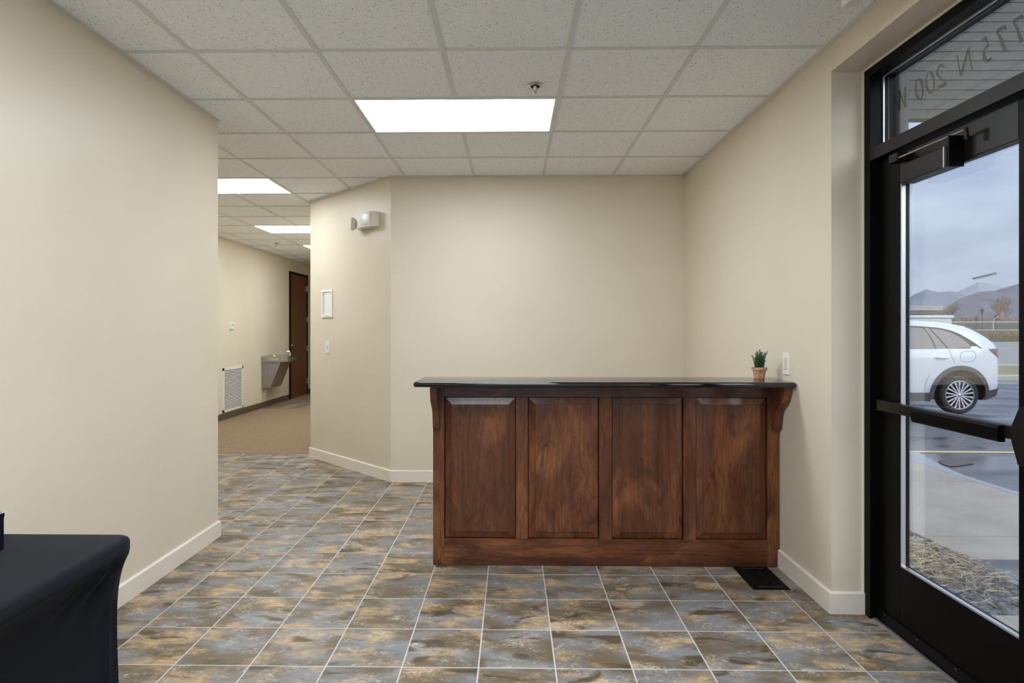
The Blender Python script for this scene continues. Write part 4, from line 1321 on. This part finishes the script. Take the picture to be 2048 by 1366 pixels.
# hills
def hill(name, ridge, dist_spread, base, mat, label, rough, seed):
    """ridge: list of (x, y, z) crest points; the hill falls away on both sides"""
    bm = NB()
    n = 90; m = 14
    grid = []
    for i in range(n + 1):
        t = i / n * (len(ridge) - 1); k = min(int(t), len(ridge) - 2); f = t - k
        f = f * f * (3 - 2 * f)
        p = Vector(ridge[k]).lerp(Vector(ridge[k + 1]), f)
        col = []
        for j in range(-m, m + 1):
            s = j / m
            y = p.y + s * dist_spread
            fall = (1 - abs(s)) ** 1.25
            nz = mnoise.fractal(Vector((p.x * rough + seed, y * rough, seed)), 1.0, 2.0, 5)
            z = base + (p.z - base) * fall * (1 + 0.22 * nz * (1 if s else 0.25)) 
            col.append(bm.verts.new((p.x + s * dist_spread * 0.74, y, z)))
        grid.append(col)
    for a, b in zip(grid, grid[1:]):
        for j in range(2 * m):
            bm.faces.new((a[j], a[j + 1], b[j + 1], b[j]))
    return tag(obj(name, bm, mat, smooth=80), label, 'hill', kind='structure')
def mat_hill(name, a, b, sc):  # bluish slope colours carry the haze of distance, mixed into the material
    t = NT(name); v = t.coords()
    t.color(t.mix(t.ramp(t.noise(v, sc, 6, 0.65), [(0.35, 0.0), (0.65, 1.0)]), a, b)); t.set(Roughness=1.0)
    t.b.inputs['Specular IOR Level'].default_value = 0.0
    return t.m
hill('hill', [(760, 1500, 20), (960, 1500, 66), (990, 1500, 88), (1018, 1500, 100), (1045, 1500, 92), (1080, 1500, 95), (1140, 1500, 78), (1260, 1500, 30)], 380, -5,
     mat_hill('haze_tinted_left_slope', (0.19, 0.205, 0.265), (0.25, 0.255, 0.30), 0.02), 'blue-grey hill at the left of the skyline', 0.006, 3)
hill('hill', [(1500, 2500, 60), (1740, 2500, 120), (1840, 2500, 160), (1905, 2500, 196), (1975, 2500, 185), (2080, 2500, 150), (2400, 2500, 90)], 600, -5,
     mat_hill('haze_tinted_mid_slope', (0.31, 0.325, 0.37), (0.37, 0.38, 0.42), 0.012), 'pale hill in the middle of the skyline, tinted with haze', 0.004, 8)
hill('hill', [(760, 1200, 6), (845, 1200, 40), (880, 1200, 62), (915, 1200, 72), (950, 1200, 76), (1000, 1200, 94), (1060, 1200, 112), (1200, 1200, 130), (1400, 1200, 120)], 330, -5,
     mat_hill('haze_tinted_near_slope', (0.115, 0.12, 0.165), (0.205, 0.195, 0.225), 0.03), 'nearer grey-violet hill rising to the right', 0.007, 13)

# ================================================================== WHITE CAR
CARX, CARY = 9.125, 12.26        # rear bumper x, centre line y
car = thing('car', 'white sport utility car parked outside seen from its side', 'car', (CARX, CARY, gz(12)), R(180))
# local frame: +x runs from the rear bumper to the nose, +y is the side facing the door
ZT = [(0, 0.98), (0.012, 1.10), (0.04, 1.22), (0.113, 1.335), (0.30, 1.475), (0.49, 1.590), (0.763, 1.668), (1.06, 1.715), (1.40, 1.738), (1.78, 1.748), (2.3, 1.745), (2.75, 1.70), (3.1, 1.58), (3.6, 1.30), (3.85, 1.17), (4.4, 1.10), (4.85, 0.98), (5.02, 0.80), (5.09, 0.62)]
ZB = [(0, 0.52), (0.02, 0.40), (0.10, 0.33), (0.35, 0.25), (0.6, 0.23), (4.3, 0.23), (4.8, 0.26), (5.02, 0.34), (5.09, 0.45)]
HWD = [(0, 0.74), (0.03, 0.82), (0.10, 0.885), (0.25, 0.935), (0.5, 0.965), (1.0, 0.975), (4.0, 0.975), (4.5, 0.94), (4.85, 0.86), (5.02, 0.74), (5.09, 0.60)]
BELT = 1.20
def chw(x, z):
    w = lerp_table(HWD, x)
    if z < BELT: return w * (1 - 0.045 * ((z - 0.78) / 0.5) ** 2)
    return w * (1 - 0.045 * (0.42 / 0.5) ** 2) - (z - BELT) * 0.36 - 0.10 * max(0, z - 1.5) ** 1.5
def car_body():
    bm = NB()
    xs = [0, 0.006, 0.02, 0.04, 0.07, 0.113, 0.17, 0.24, 0.30, 0.39, 0.49, 0.62, 0.763, 0.9, 1.06, 1.4, 1.78, 2.1, 2.4, 2.75, 3.1, 3.35, 3.6, 3.85, 4.1, 4.4, 4.65, 4.85, 4.95, 5.02, 5.07, 5.09]
    rings = []
    for x in xs:
        zt, zb = lerp_table(ZT, x), lerp_table(ZB, x)
        side = []
        for k in range(17):
            z = zb + (zt - 0.055 - zb) * k / 16
            side.append((chw(x, z) - (0.03 * (1 - k / 2) if k < 2 else 0), z))
        we = chw(x, zt - 0.055)
        side += [(we - 0.022, zt - 0.024), (we - 0.065, zt - 0.004), (we * 0.55, zt + 0.010), (0.0, zt + 0.014)]
        pts = side + [(-y, z) for y, z in side[-2::-1]]
        rings.append([bm.verts.new((x, y, z)) for y, z in pts])
    n = len(rings[0])
    for a, b in zip(rings, rings[1:]):
        for i in range(n):
            j = (i + 1) % n
            bm.faces.new((a[i], a[j], b[j], b[i]))
    bm.faces.new(rings[0]); bm.faces.new(rings[-1][::-1])
    return bm
M['carpaint'] = flat('white_car_paint', (0.80, 0.83, 0.86), 0.25)
M['carpaint'].node_tree.nodes['Principled BSDF'].inputs['Coat Weight'].default_value = 0.6
M['cladding'] = flat('grey_black_cladding', (0.075, 0.073, 0.075), 0.6)
M['carglass'] = flat('reflection_tinted_glass', (0.17, 0.15, 0.16), 0.08)  # grey-brown reflection is put into the glass base colour
M['seal'] = flat('black_window_seal', (0.012, 0.012, 0.013), 0.5)
M['tyre'] = flat('black_tyre', (0.035, 0.034, 0.033), 0.85)
M['rim'] = flat('silver_rim', (0.62, 0.62, 0.66), 0.3, 0.7)
M['redlamp'] = flat('red_lamp', (0.60, 0.07, 0.04), 0.2)
M['smoke'] = flat('smoked_lamp', (0.10, 0.085, 0.085), 0.2)
body = obj('body', car_body(), [M['carpaint'], M['darkhole']], car, smooth=38, world=False)
WHEELS = [(0.836, 0.355), (3.96, 0.355)]
cut_bm = NB()
for wx, wz in WHEELS:
    for s in (-1, 1):
        lathe(cut_bm, [(0.485, s * 0.55), (0.485, s * 1.2)] if s > 0 else [(0.485, -1.2), (0.485, -0.55)], 40, (wx, 0, 0.345), 'y')
cutter = obj('cutter', cut_bm, M['darkhole'], None, world=False)
cutter.matrix_world = Matrix.Translation((CARX, CARY, gz(12))) @ Matrix.Rotation(R(180), 4, 'Z')
md = body.modifiers.new('arches', 'BOOLEAN')
md.object = cutter; md.operation = 'DIFFERENCE'; md.solver = 'EXACT'; md.material_mode = 'TRANSFER'
bpy.context.view_layer.update()
dg = bpy.context.evaluated_depsgraph_get()
new_me = bpy.data.meshes.new_from_object(body.evaluated_get(dg))
body.modifiers.clear()
body.data = new_me
new_me.name = 'body'
bpy.data.objects.remove(cutter, do_unlink=True)
def patch_side(poly, off, s, thick=0.006, sub=10):
    """a sheet following the flank: poly in (x, z), triangulated finely, mapped outwards"""
    bm = NB()
    f = bm.faces.new([bm.verts.new((x, 0, z)) for x, z in poly])
    bmesh.ops.triangulate(bm, faces=[f])
    for _ in range(3):
        bmesh.ops.subdivide_edges(bm, edges=[e for e in bm.edges if e.calc_length() > 0.12], cuts=1, use_grid_fill=False)
        bmesh.ops.triangulate(bm, faces=bm.faces[:])
    for v in bm.verts: v.co.y = s * (chw(v.co.x, v.co.z) + off)
    ext = bmesh.ops.extrude_face_region(bm, geom=bm.faces[:])
    for v in [g for g in ext['geom'] if isinstance(g, bmesh.types.BMVert)]: v.co.y += s * thick
    return bm
rear_glass = [(1.285, 1.215), (1.315, 1.36), (1.34, 1.44), (1.42, 1.60), (1.78, 1.625), (2.25, 1.62), (2.32, 1.212)]
front_glass = [(2.42, 1.212), (2.38, 1.60), (2.72, 1.575), (3.02, 1.47), (3.42, 1.22), (3.40, 1.205)]
pill = [(1.262, 1.215), (1.068, 1.220), (1.315, 1.595), (1.395, 1.600), (1.318, 1.45), (1.288, 1.36)]
quarter = [(1.040, 1.222), (0.60, 1.238), (0.64, 1.30), (0.78, 1.43), (0.92, 1.515), (1.10, 1.570), (1.285, 1.592)]
surround = [(3.46, 1.195), (0.405, 1.222), (0.60, 1.385), (0.76, 1.490), (0.92, 1.560), (1.12, 1.605), (1.42, 1.632), (1.80, 1.648), (2.30, 1.642), (2.75, 1.60), (3.06, 1.49)]
for s in (1, -1):
    obj('window_surround', patch_side(surround, -0.004, s), M['seal'], car, smooth=30, world=False)
    for nm, pg in (('side_window', rear_glass), ('side_window', front_glass), ('pillar_panel', pill), ('side_window', quarter)):
        obj(nm, patch_side(pg, 0.001, s), M['carglass'], car, smooth=30, world=False)
    # wheel-arch cladding
    for wx, wz in WHEELS:
        ring = [(wx + 0.555 * math.cos(R(a)), 0.345 + 0.560 * math.sin(R(a))) for a in range(-8, 189, 7)] + [(wx + 0.482 * math.cos(R(a)), 0.345 + 0.482 * math.sin(R(a))) for a in range(188, -9, -7)]
        bm = NB()
        half = len(ring) // 2
        o_ = [bm.verts.new((x, s * (chw(x, z) + 0.002), z)) for x, z in ring]
        p_ = [bm.verts.new((x, s * (chw(x, z) + 0.018), z)) for x, z in ring]
        m_ = len(ring)
        for i in range(half - 1):
            j = m_ - 1 - i
            bm.faces.new((p_[i], p_[i + 1], p_[j - 1], p_[j])); bm.faces.new((o_[j], o_[j - 1], o_[i + 1], o_[i]))
        for i in range(m_):
            bm.faces.new((o_[i], o_[(i + 1) % m_], p_[(i + 1) % m_], p_[i]))
        obj('arch_cladding', bm, M['cladding'], car, smooth=30, world=False)
    obj('sill_cladding', patch_side([(1.36, 0.24), (1.36, 0.40), (3.43, 0.40), (3.43, 0.24)], 0.002, s, 0.012), M['cladding'], car, smooth=30, world=False)
    obj('bumper_cladding', patch_side([(0.02, 0.42), (0.03, 0.50), (0.10, 0.47), (0.315, 0.435), (0.36, 0.26), (0.12, 0.33)], 0.002, s, 0.012), M['cladding'], car, smooth=30, world=False)
    obj('tail_lamp', patch_side([(0.012, 1.13), (0.03, 1.215), (0.285, 1.205), (0.15, 1.10), (0.03, 1.03)], 0.002, s, 0.010), M['smoke'], car, smooth=30, world=False)
    obj('red_lens', patch_side([(0.006, 1.12), (0.02, 1.185), (0.17, 1.175), (0.12, 1.10), (0.03, 1.045)], 0.011, s, 0.006), M['redlamp'], car, smooth=30, world=False)
    for hx in (1.06, 2.22):
        obj('door_handle', tube(NB(), [(hx + t_ * 0.25, s * (chw(hx + t_ * 0.25, 1.045) + 0.004 + 0.030 * math.sin(math.pi * t_)), 1.045 + 0.006 * t_) for t_ in (0, .15, .35, .5, .65, .85, 1)], [0.010, 0.016, 0.018, 0.018, 0.018, 0.016, 0.010], 8), M['carpaint'], car, smooth=40, world=False)
    # door gaps
    seam = lambda pts_: tube(NB(), [(x, s * (chw(x, z) + 0.0005), z) for x, z in pts_], 0.0035, 4)
    for pts_ in ([(1.035, 1.21), (1.00, 1.10), (0.955, 0.98), (0.945, 0.93)], [(2.37, 1.20), (2.36, 0.9), (2.34, 0.41)], [(3.46, 1.16), (3.45, 0.8), (3.40, 0.41)], [(1.50, 0.41), (1.47, 0.60), (1.40, 0.75)]):
        obj('door_seam', seam(pts_), M['cladding'], car, world=False)
obj('fuel_flap', tube(NB(), [(x, chw(x, z) + 0.0005, z) for x, z in [(0.69 + 0.142 * math.copysign(abs(math.cos(R(a))) ** 0.7, math.cos(R(a))) - 0.02 * math.sin(R(a)), 1.075 + 0.098 * math.copysign(abs(math.sin(R(a))) ** 0.7, math.sin(R(a)))) for a in range(0, 361, 12)]], 0.003, 4, cap=False), M['cladding'], car, world=False)
obj('spoiler', prism(NB(), [(0.86, 1.690), (0.49, 1.628), (0.465, 1.612), (0.50, 1.590), (0.84, 1.660)], 'y', -0.62, 0.62), M['carpaint'], car, world=False)
bm = NB()       # rear window: sheet over the tailgate slope
gx = [0.125, 0.18, 0.24, 0.30, 0.38, 0.46, 0.52]
rows = [[bm.verts.new((x, yy * (chw(x, lerp_table(ZT, x) - 0.05) - 0.02), lerp_table(ZT, x) + (0.024 if abs(yy) < 0.95 else 0.008))) for yy in (-1, -0.9, -0.5, 0, 0.5, 0.9, 1)] for x in gx]
for a, b in zip(rows, rows[1:]):
    for i in range(6): bm.faces.new((a[i], a[i + 1], b[i + 1], b[i]))
ext = bmesh.ops.extrude_face_region(bm, geom=bm.faces[:])
for v in [g for g in ext['geom'] if isinstance(g, bmesh.types.BMVert)]: v.co.z -= 0.02
obj('rear_window', bm, M['carglass'], car, smooth=30, world=False)
for wx, wz in WHEELS:
    for s in (1, -1):
        yo = 0.955 * s
        w_ = obj('wheel', lathe(NB(), [(0.235, s * 0.73), (0.325, s * 0.735), (0.350, s * 0.76), (0.355, s * 0.80), (0.355, s * 0.90), (0.348, s * 0.935), (0.320, s * 0.955), (0.268, s * 0.950), (0.262, s * 0.93), (0.255, s * 0.80)], 44, (wx, 0, wz), 'y'), M['tyre'], car, smooth=40, world=False)
        obj('rim_back', lathe(NB(), [(0.262, s * 0.82), (0.03, s * 0.80)], 30, (wx, 0, wz), 'y'), M['darkhole'], w_, world=False)
        bm = NB()
        lathe(bm, [(0.262, s * 0.90), (0.268, s * 0.948), (0.258, s * 0.954), (0.248, s * 0.945), (0.244, s * 0.90)], 44, (wx, 0, wz), 'y')
        obj('rim_ring', bm, M['rim'], w_, smooth=40, world=False)
        obj('hub', lathe(NB(), [(0.05, s * 0.90), (0.045, s * 0.93), (0.03, s * 0.945), (0.01, s * 0.947)], 20, (wx, 0, wz), 'y'), M['rim'], w_, smooth=40, world=False)
        for k in range(9):
            for dlt in (-7, 7):
                a0_, a1_ = R(k * 40 + dlt * 0.5), R(k * 40 + dlt * 1.35)
                p0 = Vector((wx + 0.035 * math.cos(a0_), yo - s * 0.012, wz + 0.035 * math.sin(a0_)))
                p1 = Vector((wx + 0.250 * math.cos(a1_), yo - s * 0.010, wz + 0.250 * math.sin(a1_)))
                d = (p1 - p0).normalized(); nn = Vector((-d.z, 0, d.x))
                bm = NB()
                q = [bm.verts.new(c) for c in (p0 - nn * 0.008, p0 + nn * 0.008, p1 + nn * 0.016, p1 - nn * 0.016)]
                q2 = [bm.verts.new(c.co - Vector((0, s * 0.03, 0))) for c in q]
                bm.faces.new(q); bm.faces.new(q2[::-1])
                for i in range(4): bm.faces.new((q[i], q[(i + 1) % 4], q2[(i + 1) % 4], q2[i]))
                obj('spoke', bm, M['rim'], w_, world=False)
